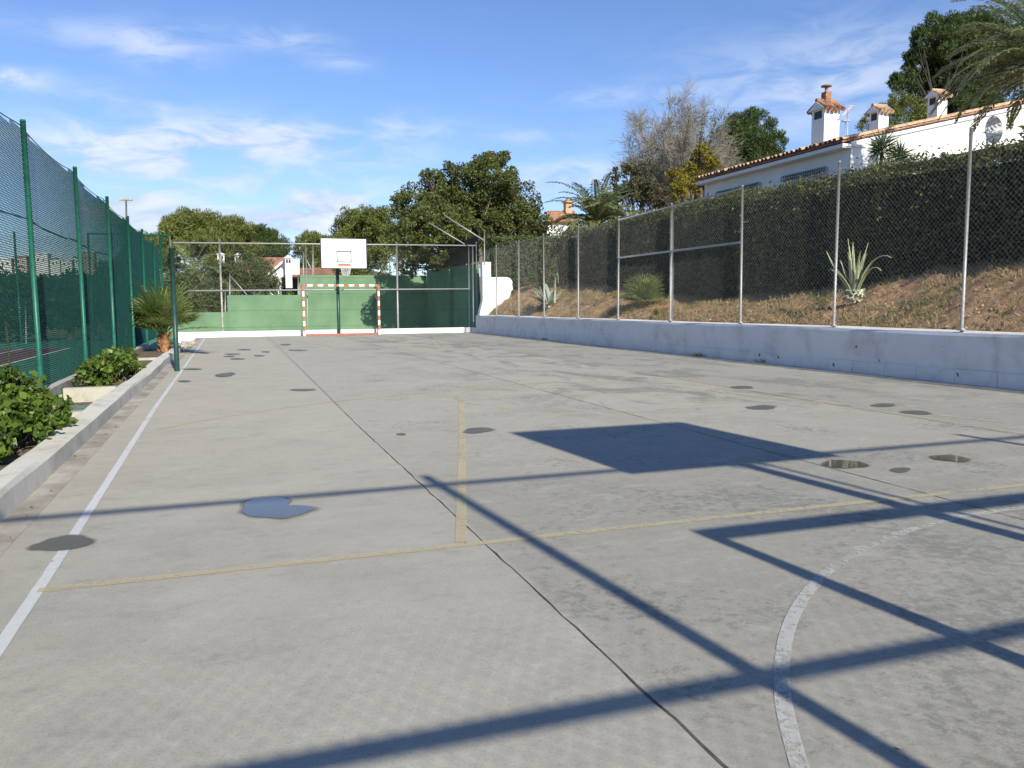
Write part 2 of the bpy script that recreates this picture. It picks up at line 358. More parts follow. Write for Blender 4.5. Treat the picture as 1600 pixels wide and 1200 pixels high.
def quads(name, P, A, B, m, parent=None, v=None, w=None, tri=False):
    """many leaf quads: centre P, half axes A (length) and B (width); kite shaped. v, w: per-leaf colour numbers"""
    P = np.asarray(P, float)
    if parent is not None: P = P-parent_origin(parent)
    n = len(P); V = np.empty((n, 4, 3)); V[:, 0] = P-A; V[:, 1] = P+B-A*.1; V[:, 2] = P+A; V[:, 3] = P-B-A*.1
    me = bpy.data.meshes.new(name); me.vertices.add(n*4); me.vertices.foreach_set('co', V.ravel())
    me.loops.add(n*4); me.loops.foreach_set('vertex_index', np.arange(n*4, dtype=np.int32))
    me.polygons.add(n); me.polygons.foreach_set('loop_start', np.arange(0, n*4, 4, dtype=np.int32)); me.update(calc_edges=True)
    for nm, val in (('v', v), ('w', w)):
        if val is None: val = rng.random(n)
        a = me.attributes.new(nm, 'FLOAT', 'FACE'); a.data.foreach_set('value', np.asarray(val, np.float32))
    me.materials.append(m); o = bpy.data.objects.new(name, me); COL.objects.link(o)
    if parent is not None: o.parent = parent
    return o
def unit(n):
    v = rng.normal(size=(n, 3)); return v/np.linalg.norm(v, axis=1)[:, None]
def perp(a):
    r = rng.normal(size=a.shape); c = np.cross(a, r); return c/(np.linalg.norm(c, axis=1)[:, None]+1e-9)
def leafset(centres, radii, per, size, aspect=.5, up=0.0, out_=0.0, squash=.85, jitter=.35):
    """leaves around clump centres; returns P, A, B, v"""
    P = []; A = []; V = []
    for c, r in zip(centres, radii):
        n = max(4, int(per*r*r)); d = unit(n); rad = r*(1-.55*rng.random(n)**1.6)
        p_ = np.array(c)+d*rad[:, None]*np.array([1, 1, squash]); P.append(p_)
        a = unit(n)+d*out_+np.array([0, 0, up]); a /= np.linalg.norm(a, axis=1)[:, None]; A.append(a)
        V.append(np.clip(rng.normal(.5+rng.normal()*jitter*.5, .22, n), 0, 1))
    P = np.vstack(P); A = np.vstack(A); V = np.concatenate(V)
    sz = size*(.6+.8*rng.random(len(P)))
    B = perp(A)*(sz*aspect*.5)[:, None]; A = A*(sz*.5)[:, None]
    return P, A, B, V
def subclumps(lobes, k=14, f=.42, wob=.25):
    """break each crown lobe (centre, radius) into smaller clumps over and in it"""
    C = []; Rr = []
    for c, r in lobes:
        n = int(k*(1+rng.random()*.3)); d = unit(n); d[:, 2] = np.abs(d[:, 2])*1.0*np.where(rng.random(n) < .72, 1, -1)
        rad = r*(.28+.78*rng.random(n)**.55)
        C.append(np.array(c)+d*rad[:, None]); Rr.append(r*f*(1-wob+2*wob*rng.random(n)))
    return np.vstack(C), np.concatenate(Rr)
def tree(name, label, cat, group, base, lobes, leafm, per=420, size=.16, aspect=.5, k=14, f=.42, trunk_r=.16, barkm=None,
         up=0.0, out_=.4, squash=.85, trunk=True, sub=True, split=.45):
    """a tree: base point, crown lobes [(x, y, z, r)], limbs from the trunk into every lobe"""
    root = empty(name, base, label, cat, group)
    lobes = [(np.array(l[:3], float), l[3]) for l in lobes]
    C, Rr = subclumps(lobes, k, f) if sub else ([l[0] for l in lobes], [l[1] for l in lobes])
    P, A, B, V = leafset(C, Rr, per, size, aspect, up, out_, squash)
    quads('crown', P, A, B, leafm, root, V)
    if trunk:
        t_ = MB(); b = np.array(base, float); top = np.mean([l[0] for l in lobes], axis=0)
        fork = b+(top-b)*split
        mid = (b+fork)/2+rng.normal(size=3)*[.08, .08, 0]*np.linalg.norm(fork-b)
        t_.tube([b-[0, 0, .3], b+(mid-b)*.5, mid, fork], [trunk_r*1.25, trunk_r, trunk_r*.9, trunk_r*.75], 9)
        for c, r in lobes:
            q = fork+(c-fork)*.55+rng.normal(size=3)*.12*r
            t_.tube([fork-(fork-mid)*.1, q, c], [trunk_r*.5, trunk_r*.33, trunk_r*.12], 6)
            for _ in range(4):
                e = c+unit(1)[0]*r*.85; t_.tube([q, (q+e)/2+rng.normal(size=3)*.08*r, e], [trunk_r*.2, trunk_r*.13, trunk_r*.05], 4)
        t_.build('trunk', barkm or M['bark'], root)
    return root
def pl(lst, Y, dj=0.5):
    """crown lobes surveyed as (px, py, r px) about the distance Y -> world lobes with their own depth offsets"""
    o = []
    for q in lst:
        px, py, rp = q[:3]; dy = q[3] if len(q) > 3 else 0
        w = onY(px, py, Y+dy); depth = float((w-CAM)@CF); r = rp*depth/FPX
        if len(q) <= 3: w = onY(px, py, Y+rng.normal()*dj*r)
        o.append((w[0], w[1], w[2], r))
    return o

# ---------------------------------------------------------------- ground and court
def sheet(name, pts, z, m, kind='structure'):
    b = MB(); b.add([(x, y, z) for x, y in pts], [tuple(range(len(pts)))])
    o = b.build(name, m); return tag(o, kind=kind)
sheet('ground', [(-2500, -800), (2500, -800), (2500, 3000), (-2500, 3000)], -.55, M['dry_ground'])
b = MB(); b.box((-1.27, -14, -.5), (9.98, 34.0, 0.0)); tag(b.build('court_slab', M['concrete']), kind='structure')
sheet('gutter_strip', [(-1.26, -14), (-1.10, -14), (-1.10, 34), (-1.26, 34)], .002, M['gutter'])
sheet('wall_foot_strip', [(9.80, -14), (9.955, -14), (9.955, 34), (9.80, 34)], .002, M['gutter'])
def wobline(pts, w, z, name, wj=.3, step=.25, jx=.004):
    """thin irregular strip along a polyline"""
    pts = np.array(pts, float); seg = np.linalg.norm(np.diff(pts, axis=0), axis=1); Ls = np.r_[0, np.cumsum(seg)]
    s = np.arange(0, Ls[-1], step); s = np.r_[s, Ls[-1]]
    P = np.c_[np.interp(s, Ls, pts[:, 0]), np.interp(s, Ls, pts[:, 1])]
    T = np.gradient(P, axis=0); T /= np.linalg.norm(T, axis=1)[:, None]; Nn = np.c_[-T[:, 1], T[:, 0]]
    P = P+Nn*rng.normal(0, jx, len(P))[:, None]
    h = w/2*(1+wj*rng.uniform(-1, 1, len(P)))
    a = P+Nn*h[:, None]; c = P-Nn*h[:, None]; n = len(P)
    v = [(x, y, z) for x, y in a]+[(x, y, z) for x, y in c]
    return v, [(n+i, n+i+1, i+1, i) for i in range(n-1)]
g = MB()
for X0, X1, w in ((1.17, 1.33, .008), (4.07, 4.12, .007), (6.63, 6.75, .007)):
    g.add(*wobline([(X0, -14), (X0, 8), (X1, 26), (X1+.05, 34)], w, .0022, '', .5, .12, .003))
tag(g.build('expansion_joints', M['groove']), kind='structure')
def markings(name, mats_key, strips, z):
    g = MB()
    for pts, w in strips: g.add(*wobline(pts, w, z, '', .03, .07, .0006))
    return tag(g.build(name, M[mats_key]), kind='structure')
def arc(cx, cy, r, a0, a1, n=60):
    return [(cx+r*math.cos(R(a)), cy+r*math.sin(R(a))) for a in np.linspace(a0, a1, n)]
markings('white_side_line', 'white_line', [([(-.82, -14), (-.82, 4), (-.89, 10.5), (-.93, 33.9)], .05)], .0026)
markings('white_arc_line', 'white_arc', [(arc(4.25, .10, 3.285, 20, 182), .050)], .0030)
markings('yellow_lines', 'yellow_line', [([(-.82, 3.83), (9.7, 3.80)], .058), ([(1.06, 3.87), (1.85, 6.67), (2.70, 9.75)], .06), (arc(4.4, 9.75, 1.7, 85, 180), .075)], .0034)
markings('yellow_arcs', 'yellow_faint', [(arc(4.4, 9.75, 1.7, 0, 100), .05), (arc(4.2, 4.8, 6.22, 20, 142), .045), ([(6.1, 9.75), (7.75, 3.87)], .05),
                                         ([(2.7, 9.75), (6.1, 9.75)], .035)]
         + [(arc(4.4, 9.75, 1.7, a, a+11, 8), .055) for a in range(186, 356, 22)]
         + [([(G(x-17, y)[0], G(x-17, y)[1]), (G(x+1, y)[0], G(x+1, y)[1])], .03) for x, y in ((717, 672), (718, 700), (720, 712), (722, 743))]
         + [(arc(4.4, 24.5, 1.7, 180, 360), .05), ([(2.7, 24.5), (1.6, 30.5)], .045), ([(6.1, 24.5), (7.4, 30.5)], .05),
            ([(6.72, 4.6), (6.72, 12)], .05)], .0038)
# ---- puddles
def puddle(px, py, a, b_, label, wet='damp', tilt=0.0, lobes=None):
    n = 40; g = MB(); th = np.arange(n)*2*PI/n; pts = []
    ph = rng.random(4)*6.28
    for t_ in th:
        k = 1+.07*math.sin(2*t_+ph[0])+.06*math.sin(3*t_+ph[1])+.04*math.sin(5*t_+ph[2])+.02*math.sin(9*t_+ph[3])
        if lobes: k *= lobes(t_)
        x = a*k*math.cos(t_); y = b_*k*math.sin(t_); q = G(px+x, py+y-tilt*x); pts.append(q)
    pts = np.array(pts); c = pts.mean(0); root_z = .0046
    V = [(c[0], c[1], root_z)]; E_ = [1.0]; rings = ((.55, 1.0), (.86, .75), (1.0, .5), (1.12, .22), (1.30, 0.0))
    for k_, e_ in rings:
        for p_ in pts: V.append((c[0]+(p_[0]-c[0])*k_, c[1]+(p_[1]-c[1])*k_, root_z)); E_.append(e_)
    F = [(0, 1+(i+1) % n, 1+i) for i in range(n)]
    for q in range(4): F += [(1+q*n+i, 1+q*n+(i+1) % n, 1+(q+1)*n+(i+1) % n, 1+(q+1)*n+i) for i in range(n)]
    g.add(V, [f_[::-1] for f_ in F])
    o = g.build('puddle', M[wet]); a1 = o.data.attributes.new('edge', 'FLOAT', 'POINT'); a1.data.foreach_set('value', np.array(E_, np.float32)); tag(o, label, 'puddle', 'puddles drying on the court'); return o
puddle(95, 850, 48, 11.5, 'grey damp puddle lying across the white side line', 'damp', .13, lambda t_: 1-.25*math.exp(-((t_-3.9)/.5)**2)-.12*math.exp(-((t_-2.5)/.4)**2))
puddle(428, 795, 54, 15.5, 'large lobed puddle reflecting the blue sky on the left slab', 'water', 0,
       lambda t_: 1-.48*math.exp(-((t_-5.62)/.22)**2)+.16*math.exp(-((t_-6.2)/.18)**2)+.16*math.exp(-((t_-0)/.3)**2)-.05*math.exp(-((t_-.8)/.3)**2))
puddle(747, 673, 24, 4, 'small dark puddle just right of the yellow key line', 'damp', .08)
puddle(1190, 637, 23, 3.2, 'narrow puddle beyond the backboard shadow, nearest to its far edge')
puddle(1320, 726, 34, 6.4, 'rippled brownish puddle beside the second joint, right of the backboard shadow', 'water', -.06)
puddle(1407, 735, 16, 3.6, 'smallest of the three puddles at the right edge of the backboard shadow')
puddle(1485, 717, 29, 5, 'oval brown puddle rightmost of the three right of the backboard shadow', 'water', -.07)
puddle(1381, 633.5, 19, 2.6, 'left one of two thin grey puddles below the white wall')
puddle(1432, 645, 24, 2.8, 'right one of two thin grey puddles below the white wall', 'damp', -.04)
puddle(1160, 605.5, 17, 2.1, 'faint grey puddle on the far right joint line')
puddle(352, 586, 16, 2.8, 'thin dark puddle right of the green net post, halfway down the court', 'damp', .1)
puddle(473, 609.5, 20, 1.7, 'flat sliver of a puddle just left of the first joint')
puddle(627, 679, 7, 1.7, 'tiny damp spot alone on the slab right of the first joint')
puddle(300, 577, 14, 1.3, 'thin puddle touching the side line behind the green net post')
puddle(288, 596, 10, 1.4, 'tiny puddle on the side line in front of the green net post')
for px, py, a, d in ((382, 546.5, 9, 'thin puddle farthest up the court within the cluster behind the net post'), (363, 553.5, 11, 'wide middle puddle of the cluster beyond the long puddle near the net post'),
                     (358, 557, 8, 'small leftmost sliver of the puddle cluster beyond the net post'), (371, 561, 12, 'nearest puddle of the cluster beyond the long dark one by the net post'),
                     (405, 556, 8, 'small sliver right of the puddle cluster at the far left end'), (415, 550, 6, 'tiniest far puddle right of the cluster, left of the joint'),
                     (465, 547.5, 14, 'thin puddle right of the first joint in front of the goal post'), (446, 538.5, 9, 'farthest faint puddle lying on the first joint by the goal'), (320, 552, 6, 'tiny far puddle beside the side line near the kerb end')):
    puddle(px, py, a, 1.1, d)

# ---------------------------------------------------------------- right retaining wall
def wob_profile(name, profile, y0, y1, m, parent, step=.5, amp=.006, mi=None):
    ys = np.arange(y0, y1+1e-6, step); k = len(profile); g = MB(); V = []
    ph = rng.random(8)*6.28
    for y in ys:
        for i, (x, z) in enumerate(profile):
            V.append((x+amp*math.sin(y*.9+ph[i % 8])+amp*.5*math.sin(y*2.7+ph[(i+3) % 8]), y, z+amp*math.sin(y*.7+ph[(i+5) % 8])+(amp*.5*math.sin(y*3.1+i) if z > .05 else 0)))
    n = len(ys)
    f = [(i*k+j, i*k+(j+1) % k, (i+1)*k+(j+1) % k, (i+1)*k+j) for i in range(n-1) for j in range(k)]
    f += [tuple(range(k))[::-1], tuple((n-1)*k+j for j in range(k))]
    g.add(V, f); return g.build(name, m, parent)
rw = empty('retaining_wall', (9.98, 10, 0), 'low white stained retaining wall along the right side of the court', 'wall')
wob_profile('wall', [(9.975, -.2), (9.975, .70), (10.0, .735), (10.42, .76), (10.42, -.2)], -14, 33.9, M['wall_white'], rw)
g = MB()
y = -14.0
while y < 33.4:                                   # plinth course of blocks, each a little out of line
    dy = .62+.1*rng.random(); j = rng.normal(0, .003); zz = .205+rng.normal(0, .005)
    g.box((9.957+j, y+.004, -.1), (9.973, y+dy-.004, zz)); y += dy
g.build('plinth', M['wall_white'], rw)
# ---------------------------------------------------------------- bank
def top_h(y): return np.interp(y, [-10, 5, 10, 14, 19.7, 23.4, 30.5, 40], [2.3, 2.05, 1.85, 1.5, 1.28, 1.6, 2.0, 2.0])
def vnoise(x, y):
    return (.5*np.sin(x*1.7+y*.9+1)*np.sin(y*1.3-x*.6)+.3*np.sin(x*3.9-y*2.3+2)*np.sin(y*3.1+x)+.2*np.sin(x*8.1+y*5.3)*np.sin(y*7.7-x*4))
def bank_z(x, y):
    t_ = np.clip((x-10.42)/2.1, 0, 1); h = top_h(y); s_ = t_*(1.25-.25*t_)
    z = .72+(h-.72)*s_; z = z+.15*vnoise(x*1.0, y*1.0)*np.clip(t_*4, 0, 1)*np.clip((13.5-x)/1, .2, 1)
    z = z+np.clip((x-14.2)/3, 0, 1)*(3.2-h)
    return z
xs = np.r_[np.arange(10.40, 13, .07), np.arange(13, 20, .6), np.arange(20, 60, 4)]; ys = np.r_[np.arange(-10, 4, .5), np.arange(4, 34, .1), np.arange(34, 80, 2)]
XX, YY = np.meshgrid(xs, ys, indexing='ij'); ZZ = bank_z(XX, YY)
ZZ = ZZ+np.where(XX < 13, rng.normal(0, .018, XX.shape), 0); ZZ[0, :] = .70
b = MB(); nx, ny = XX.shape
b.add(np.c_[XX.ravel(), YY.ravel(), ZZ.ravel()], [(i*ny+j, (i+1)*ny+j, (i+1)*ny+j+1, i*ny+j+1) for i in range(nx-1) for j in range(ny-1)], 0, True)
tag(b.build('earth_bank', M['bank']), kind='structure')
n = 42000
gx = 10.45+rng.random(n)**1.0*2.3; gy = 3+rng.random(n)**1.3*30.5
keep = (vnoise(gx*.9+3, gy*.8) + rng.normal(0, .25, n)) > -.05; gx, gy = gx[keep], gy[keep]; n = len(gx)
a = np.c_[rng.normal(0, .6, n), rng.normal(0, .6, n), .25+rng.random(n)]; a /= np.linalg.norm(a, axis=1)[:, None]
ln = (.03+.05*rng.random(n)); P = np.c_[gx, gy, bank_z(gx, gy)+.01]+a*ln[:, None]*.8
cl = (vnoise(gx*1.3+9, gy*1.1) > .12)
tag(quads('bank_grass', P, a*ln[:, None], perp(a)*.008, M['lf_grass'], None, None, np.where(cl, .6+.4*rng.random(n), .6*rng.random(n))),
    'short dry and green grass tufts scattered over the brown bank', 'grass', kind='stuff')
g = MB()
for i in range(1300):                               # clods and stones, uncountable
    x = 10.5+rng.random()*2.0; y_ = 4+rng.random()*28; r = .012+.035*rng.random()**3
    d = unit(7)*r*[1, 1, .7]; c = np.array([x, y_, float(bank_z(np.array(x), np.array(y_)))+r*.3])
    import itertools
    v = [c+np.array(q)*r*(.7+.5*rng.random()) for q in ((1, 0, 0), (-1, 0, 0), (0, 1, 0), (0, -1, 0), (0, 0, .8), (0, 0, -.8))]
    g.add(v, [(0, 2, 4), (2, 1, 4), (1, 3, 4), (3, 0, 4), (2, 0, 5), (1, 2, 5), (3, 1, 5), (0, 3, 5)])
tag(g.build('bank_stones', M['clod']), 'small pale stones and clods on the bank', 'stones', kind='stuff')

# ---------------------------------------------------------------- chain link
def wires(mb, axis, fixed, s0, s1, zlo, zhi, cell, r, off=(0, 0)):
    """two families of straight diagonal wires in the plane axis=fixed, from s0 to s1 between zlo(s) and zhi(s)"""
    H = 6.0; V = []; F = []
    for sgn in (1, -1):
        k = s0-H if sgn > 0 else s0
        end = s1 if sgn > 0 else s1+H
        ks = np.arange(k, end, cell)
        for s_ in ks:
            # line: s = s_+sgn*(z - zbase); clip to [s0,s1] and [zlo,zhi]
            zb = min(zlo(s0), zlo(s1)); tt = np.linspace(0, H, 121); S = s_+sgn*tt; Z = zb+tt
            ok = (S >= s0) & (S <= s1) & (Z >= zlo(S)) & (Z <= zhi(S))
            if ok.sum() < 2: continue
            i0, i1 = np.argmax(ok), len(ok)-1-np.argmax(ok[::-1])
            o = (r*.6)*sgn
            for (a_, b_) in ((i0, i1),):
                if axis == 'x': p0, p1 = np.array([fixed+o, S[a_], Z[a_]]), np.array([fixed+o, S[b_], Z[b_]])
                else: p0, p1 = np.array([S[a_], fixed+o, Z[a_]]), np.array([S[b_], fixed+o, Z[b_]])
                V.append((p0, p1))
    V = np.array(V); d = V[:, 1]-V[:, 0]; d /= np.linalg.norm(d, axis=1)[:, None]
    nrm = np.array([1., 0, 0]) if axis == 'x' else np.array([0, 1., 0])
    e = np.cross(d, nrm); vs = []; n = len(V)
    for q in (0, 1):
        for ang in (90, 210, 330):
            vs.append(V[:, q]+r*(math.cos(R(ang))*e+math.sin(R(ang))*nrm))
    vs = np.stack(vs, 1).reshape(-1, 3)
    F = []
    for i in range(n):
        k = i*6; F += [(k, k+1, k+4, k+3), (k+1, k+2, k+5, k+4), (k+2, k, k+3, k+5)]
    mb.add(vs, F)
def post_mb(x, y, z0, z1, r, lean=(0, 0), cap=True, n=12):
    g = MB(); g.tube([(x, y, z0), (x+lean[0]*.5, y+lean[1]*.5, (z0+z1)/2), (x+lean[0], y+lean[1], z1)], r, n)
    if cap: g.tube([(x+lean[0], y+lean[1], z1-.01), (x+lean[0], y+lean[1], z1+.012)], [r*1.18, r*.9], n)
    return g
PX_ = 10.15
rf = empty('chain_link_fence', (PX_, 10, .76), 'tall galvanised chain link fence standing on the white retaining wall', 'fence')
pys = [-3.3, -.2, 3.0, 6.1, 9.1, 11.78, 14.58, 17.47, 20.29, 23.02, 25.88, 28.47, 31.13]
for i, y_ in enumerate(pys):
    hz = np.interp(y_, [9, 14, 20, 31], [3.67, 3.61, 3.56, 3.54])
    g = post_mb(PX_, y_, .70, float(hz), .025 if i != 7 else .031, (rng.normal(0, .012), rng.normal(0, .02)))
    g.tube([(PX_, y_, .765), (PX_, y_, .80)], [.07, .035], 10)      # mortar collar
    g.build('post', M['galv'], rf)
g = MB(); g.tube([(PX_-.04, 17.30, .8), (PX_-.045, 17.31, 3.5)], .014, 8); g.build('brace_post', M['galv'], rf)
for nm, z0, z1, r in (('top_rail', 3.46, 3.55, .022), ('mid_rail', 2.44, 2.45, .026)):
    g = MB(); g.tube([(PX_-.02, 20.27, z0), (PX_-.02, 14.62, z1)], r, 10); g.build(nm, M['galv'], rf)
for i in range(len(pys)-1):
    if 14 < pys[i] < 20: continue
    for zz in (3.50,):
        g = MB(); yy = np.linspace(pys[i], pys[i+1], 7); g.tube([(PX_-.03, q, zz-.03*math.sin(PI*k/6)) for k, q in enumerate(yy)], .003, 4); g.build('tension_wire', M['wire'], rf)
g = MB(); wires(g, 'x', PX_-.035, -6, 33.3, lambda s: .80+0*s, lambda s: 3.48+0*s, .082, .00145); g.build('wire_mesh', M['wire'], rf)

# ---------------------------------------------------------------- hedge along the fence
def box_hedge(name, label, x0, x1, y0, y1, zt, zb, m, per_m2, size, core=True, group=None, roughf=.12):
    root = empty(name, ((x0+x1)/2, (y0+y1)/2, float(zb((y0+y1)/2))), label, 'hedge', group)
    P = []; Nn = []
    def face(n, f): 
        u_, v_ = rng.random(n), rng.random(n); P.append(f(u_, v_))
    Ly, Lx = y1-y0, x1-x0; H = 3
    def disp(y, z): return roughf*(vnoise(y*1.1, z*1.9)+.6*vnoise(y*3.3+5, z*4.1))
    n = int(Ly*H*per_m2)
    for xs_, sg in ((x0, -1), (x1, 1)):
        if sg > 0: k = n//4
        else: k = n
        y_ = y0+Ly*rng.random(k); zl = zb(y_); zh = zt(y_); z_ = zl+(zh-zl)*rng.random(k)
        P.append(np.c_[xs_+sg*disp(y_, z_)+sg*np.abs(rng.normal(0, .06, k))*-1+rng.normal(0, .05, k), y_, z_])
    k = int(Ly*Lx*per_m2*1.3); y_ = y0+Ly*rng.random(k); x_ = x0+Lx*rng.random(k)
    tall = np.where(rng.random(k) < .12, rng.random(k)*.16, 0)
    P.append(np.c_[x_, y_, zt(y_)+.5*disp(y_, x_)+rng.normal(0, .04, k)+tall])
    for ye, sg in ((y0, -1), (y1, 1)):
        k = int(Lx*H*per_m2); x_ = x0+Lx*rng.random(k); zl, zh = float(zb(ye)), float(zt(ye)); z_ = zl+(zh-zl)*rng.random(k)
        P.append(np.c_[x_, ye+sg*(disp(x_, z_)-np.abs(rng.normal(0, .08, k))), z_])
    nb = int(Ly*4)                                   # stray shoots and leaf clumps standing proud of the clipped face and top
    for _ in range(nb):
        yy = y0+Ly*rng.random(); top_ = rng.random() < .45; zl, zh = float(zb(yy)), float(zt(yy)); rr = .06+.12*rng.random(); k = 26
        cc = np.array([x0+Lx*rng.random()*.6, yy, zh+.02]) if top_ else np.array([x0-.10*rng.random(), yy, zl+(zh-zl)*rng.random()**.6]); P.append(cc+rng.normal(size=(k, 3))*rr*[.5, 1, 1])
    P = np.vstack(P); A = unit(len(P))+[0, 0, .3]; A /= np.linalg.norm(A, axis=1)[:, None]
    sz = size*(.6+.8*rng.random(len(P)))*.5
    v = np.clip(.5+.35*vnoise(P[:, 1]*2+P[:, 0], P[:, 2]*2.4)+rng.normal(0, .2, len(P)), 0, 1)
    quads('leaves', P, A*sz[:, None], perp(A)*(sz*.55)[:, None], m, root, v)
    if core:
        g = MB(); ys_ = np.linspace(y0+.25, y1-.25, max(3, int(Ly*1.5))); V = []
        for q in ys_:
            for (x_, z_) in ((x0+.22, float(zb(q))), (x0+.22, float(zt(q))-.22), (x1-.22, float(zt(q))-.22), (x1-.22, float(zb(q)))):
                V.append((x_+rng.normal(0, .03), q, z_))
        nn_ = len(ys_); F = [(i*4+j, i*4+(j+1) % 4, (i+1)*4+(j+1) % 4, (i+1)*4+j) for i in range(nn_-1) for j in range(4)]+[(0, 1, 2, 3), tuple((nn_-1)*4+j for j in (3, 2, 1, 0))]
        g.add(V, F); g.build('branches', M['hedge_core'], root)
    return root
M['hedge_core'] = simple('dark_inner_twigs', (.022, .028, .012), .95, 0, .5, 6)
M['lf_hedge2'] = leafmat('brown_shaded_hedge_leaves', (.045, .055, .018), (.135, .155, .045), (.22, .19, .09), .12, .25)
box_hedge('clipped_hedge', 'long tall clipped dark hedge on top of the bank behind the chain link fence', 12.55, 14.3, -2, 30.5,
          lambda y: np.asarray(np.interp(y, [8, 14, 20], [3.76, 3.92, 3.98])+.03*np.sin(y*1.1)+.03*np.sin(y*.37)), lambda y: top_h(y)-.15, M['lf_hedge2'], 520, .075, roughf=.2)
h2 = pl([(790, 400, 34), (830, 395, 36), (865, 400, 34), (800, 425, 28), (845, 425, 30)], 36)
box_hedge('cross_hedge', 'olive green sunlit hedge closing the far end beyond the white wall stub', 11.1, 15.5, 34.4, 36.0,
          lambda y: np.asarray(4.15+0*y), lambda y: 1.6+0*np.asarray(y), M['lf_olive'], 260, .11)
# ivy-like leafy top running along the hedge, lit
# ---------------------------------------------------------------- far end: kerb, fence, ball court walls
o = MB(); o.box((-1.95, 34.0, -.2), (10.1, 34.22, .215)); tag(o.build('white_kerb', M['clean_white']), 'low white painted kerb under the far end fence behind the goal', 'kerb')
ef = empty('end_fence', (4, 34.11, .21), 'galvanised pipe fence across the far end of the court behind the basketball hoop', 'fence')
for x, zt_, r in ((-.28, 3.80, .04), (3.0, 3.84, .022), (6.72, 3.82, .04), (10.22, 3.88, .035), (10.02, 3.75, .03), (9.86, 3.7, .02)):
    post_mb(x, 34.11 if x < 9.9 else 34.11-(10.22-x)*.5, .20, zt_, r, (rng.normal(0, .02), 0)).build('post', M['galv'] if x > 0 else M['galv_rust'], ef)
g = MB(); a_, b_ = onY(265, 369, 33.6), onY(271, 441, 33.6); g.tube([a_, b_, b_+(b_-a_)*1.0], .035, 10); g.build('post', M['galv'], ef)
g = MB(); g.tube([(-1.95, 34.05, 3.66), (10.2, 34.05, 3.74)], .032, 10); g.build('top_rail', M['galv'], ef)
g = MB(); g.tube([(-1.5, 34.05, 1.82), (9.9, 34.05, 1.88)], .03, 10); g.build('mid_rail', M['galv'], ef)
g = MB(); wires(g, 'y', 34.03, -1.9, 10.0, lambda s: .23+0*s, lambda s: 3.66+0*s, .12, .0009); g.build('wire_mesh', M['wire_dark'], ef)
sheet('ball_court_floor', [(-8, 34.2), (10.25, 34.2), (10.25, 44), (-8, 44)], -.34, M['court_green'])
YB = 43.5
gw = empty('back_wall', (4, YB, -.35), 'stepped green painted wall of the ball court beyond the far fence', 'wall')
def zat(px, py): return float(onY(px, py, YB)[2])
def xat(px): return float(onY(px, 470, YB)[0])
steps = [(xat(225), xat(355), zat(320, 488)), (xat(355), xat(470), zat(410, 461)), (xat(470), 10.2, zat(560, 430))]
for x0, x1, z in steps:
    g = MB(); g.box((x0+.002, YB, -.4), (x1-.002, YB+.3, z)); g.build('wall_section', M['green_wall'], gw)
sw = empty('side_wall', (10.2, 39, -.35), 'shaded green side wall of the ball court under dark netting', 'wall')
g = MB(); g.prism([(10.2, 34.35, -.4), (10.2, YB-.01, -.4), (10.2, YB-.01, 3.08), (10.2, 34.35, 2.98)], (.22, 0, 0)); g.build('wall', M['green_wall'], sw)
q = onX(706, 430, 10.2)
g = MB(); g.box((10.02, q[1]-.15, -.4), (10.198, q[1]+.15, 2.9)); g.build('buttress', M['green_wall'], sw)
q = float(onX(755, 376, 10.2)[1])
g = MB(); g.prism([(10.26, 33.9, 3.05), (10.26, 36.5, 3.06), (10.26, 43.3, 3.1), (10.26, 43.3, 3.5), (10.26, 40, 4.0), (10.26, 36.5, 4.1), (10.26, 33.9, 4.15)], (.01, 0, 0)); g.build('netting', M['netting'], sw)
for k, (bx, by, tx, ty) in enumerate(((755, 376, 694, 336), (727, 383, 670, 348), (700, 387, 649, 355), (645, 371, 632, 362))):
    g = MB(); q0 = onX(bx, by, 10.28) if k < 3 else onX(668, 391, 10.28); q1 = onY(tx, ty, q0[1])
    g.tube([(10.33, q0[1], 2.9), (10.33, q0[1], q0[2]+.45)], .025, 8); g.tube([(10.33, q0[1], q0[2]), q1], .028, 8); g.build('bracket_pole', M['galv'], sw)
# leaning brace posts on the back wall
bp = empty('braced_posts', (0, YB+.15, 1.6), 'thin galvanised posts with slanted braces standing on the green back wall', 'posts')
for (x0, y0_, y1_, bx, byy) in ((359, 461, 427, 386, 461), (474, 430, 393, 486, 420), (489, 430, 380, 0, 0), (352, 488, 455, 0, 0), (466, 461, 430, 0, 0)):
    g = MB(); a_ = onY(x0, y0_+3, YB+.15); b_ = onY(x0, y1_, YB+.15); g.tube([a_, b_], .035, 8)
    if bx: g.tube([b_-[0, 0, .1], onY(bx, byy, YB+.15)], .025, 8)
    g.build('post', M['galv'], bp)

# white pillar and wall stub
pil = empty('white_wall_stub', (10.6, 33.2, .8), 'white wall pillar with broken rounded stub set into the bank at the far right corner', 'wall')
g = MB(); g.prism([(10.44, 33.3, .5), (10.62, 33.3, .5), (10.62, 33.3, 3.0), (10.24, 33.3, 3.0), (10.24, 33.3, 1.35), (10.12, 33.3, .9), (10.08, 33.3, .7)], (0, .32, 0)); g.build('pillar', M['clean_white'], pil)
g = MB(); pts = [(10.622, 33.38, .5), (10.95, 33.38, .6), (11.2, 33.38, 1.05), (11.32, 33.38, 1.28), (11.50, 33.38, 1.55), (11.55, 33.38, 1.75), (11.64, 33.38, 1.85), (11.60, 33.38, 2.05), (11.62, 33.38, 2.18), (11.5, 33.38, 2.33), (11.35, 33.38, 2.37), (10.622, 33.38, 2.36)]
g.prism(pts, (0, .25, 0)); g.build('stub', M['clean_white'], pil)

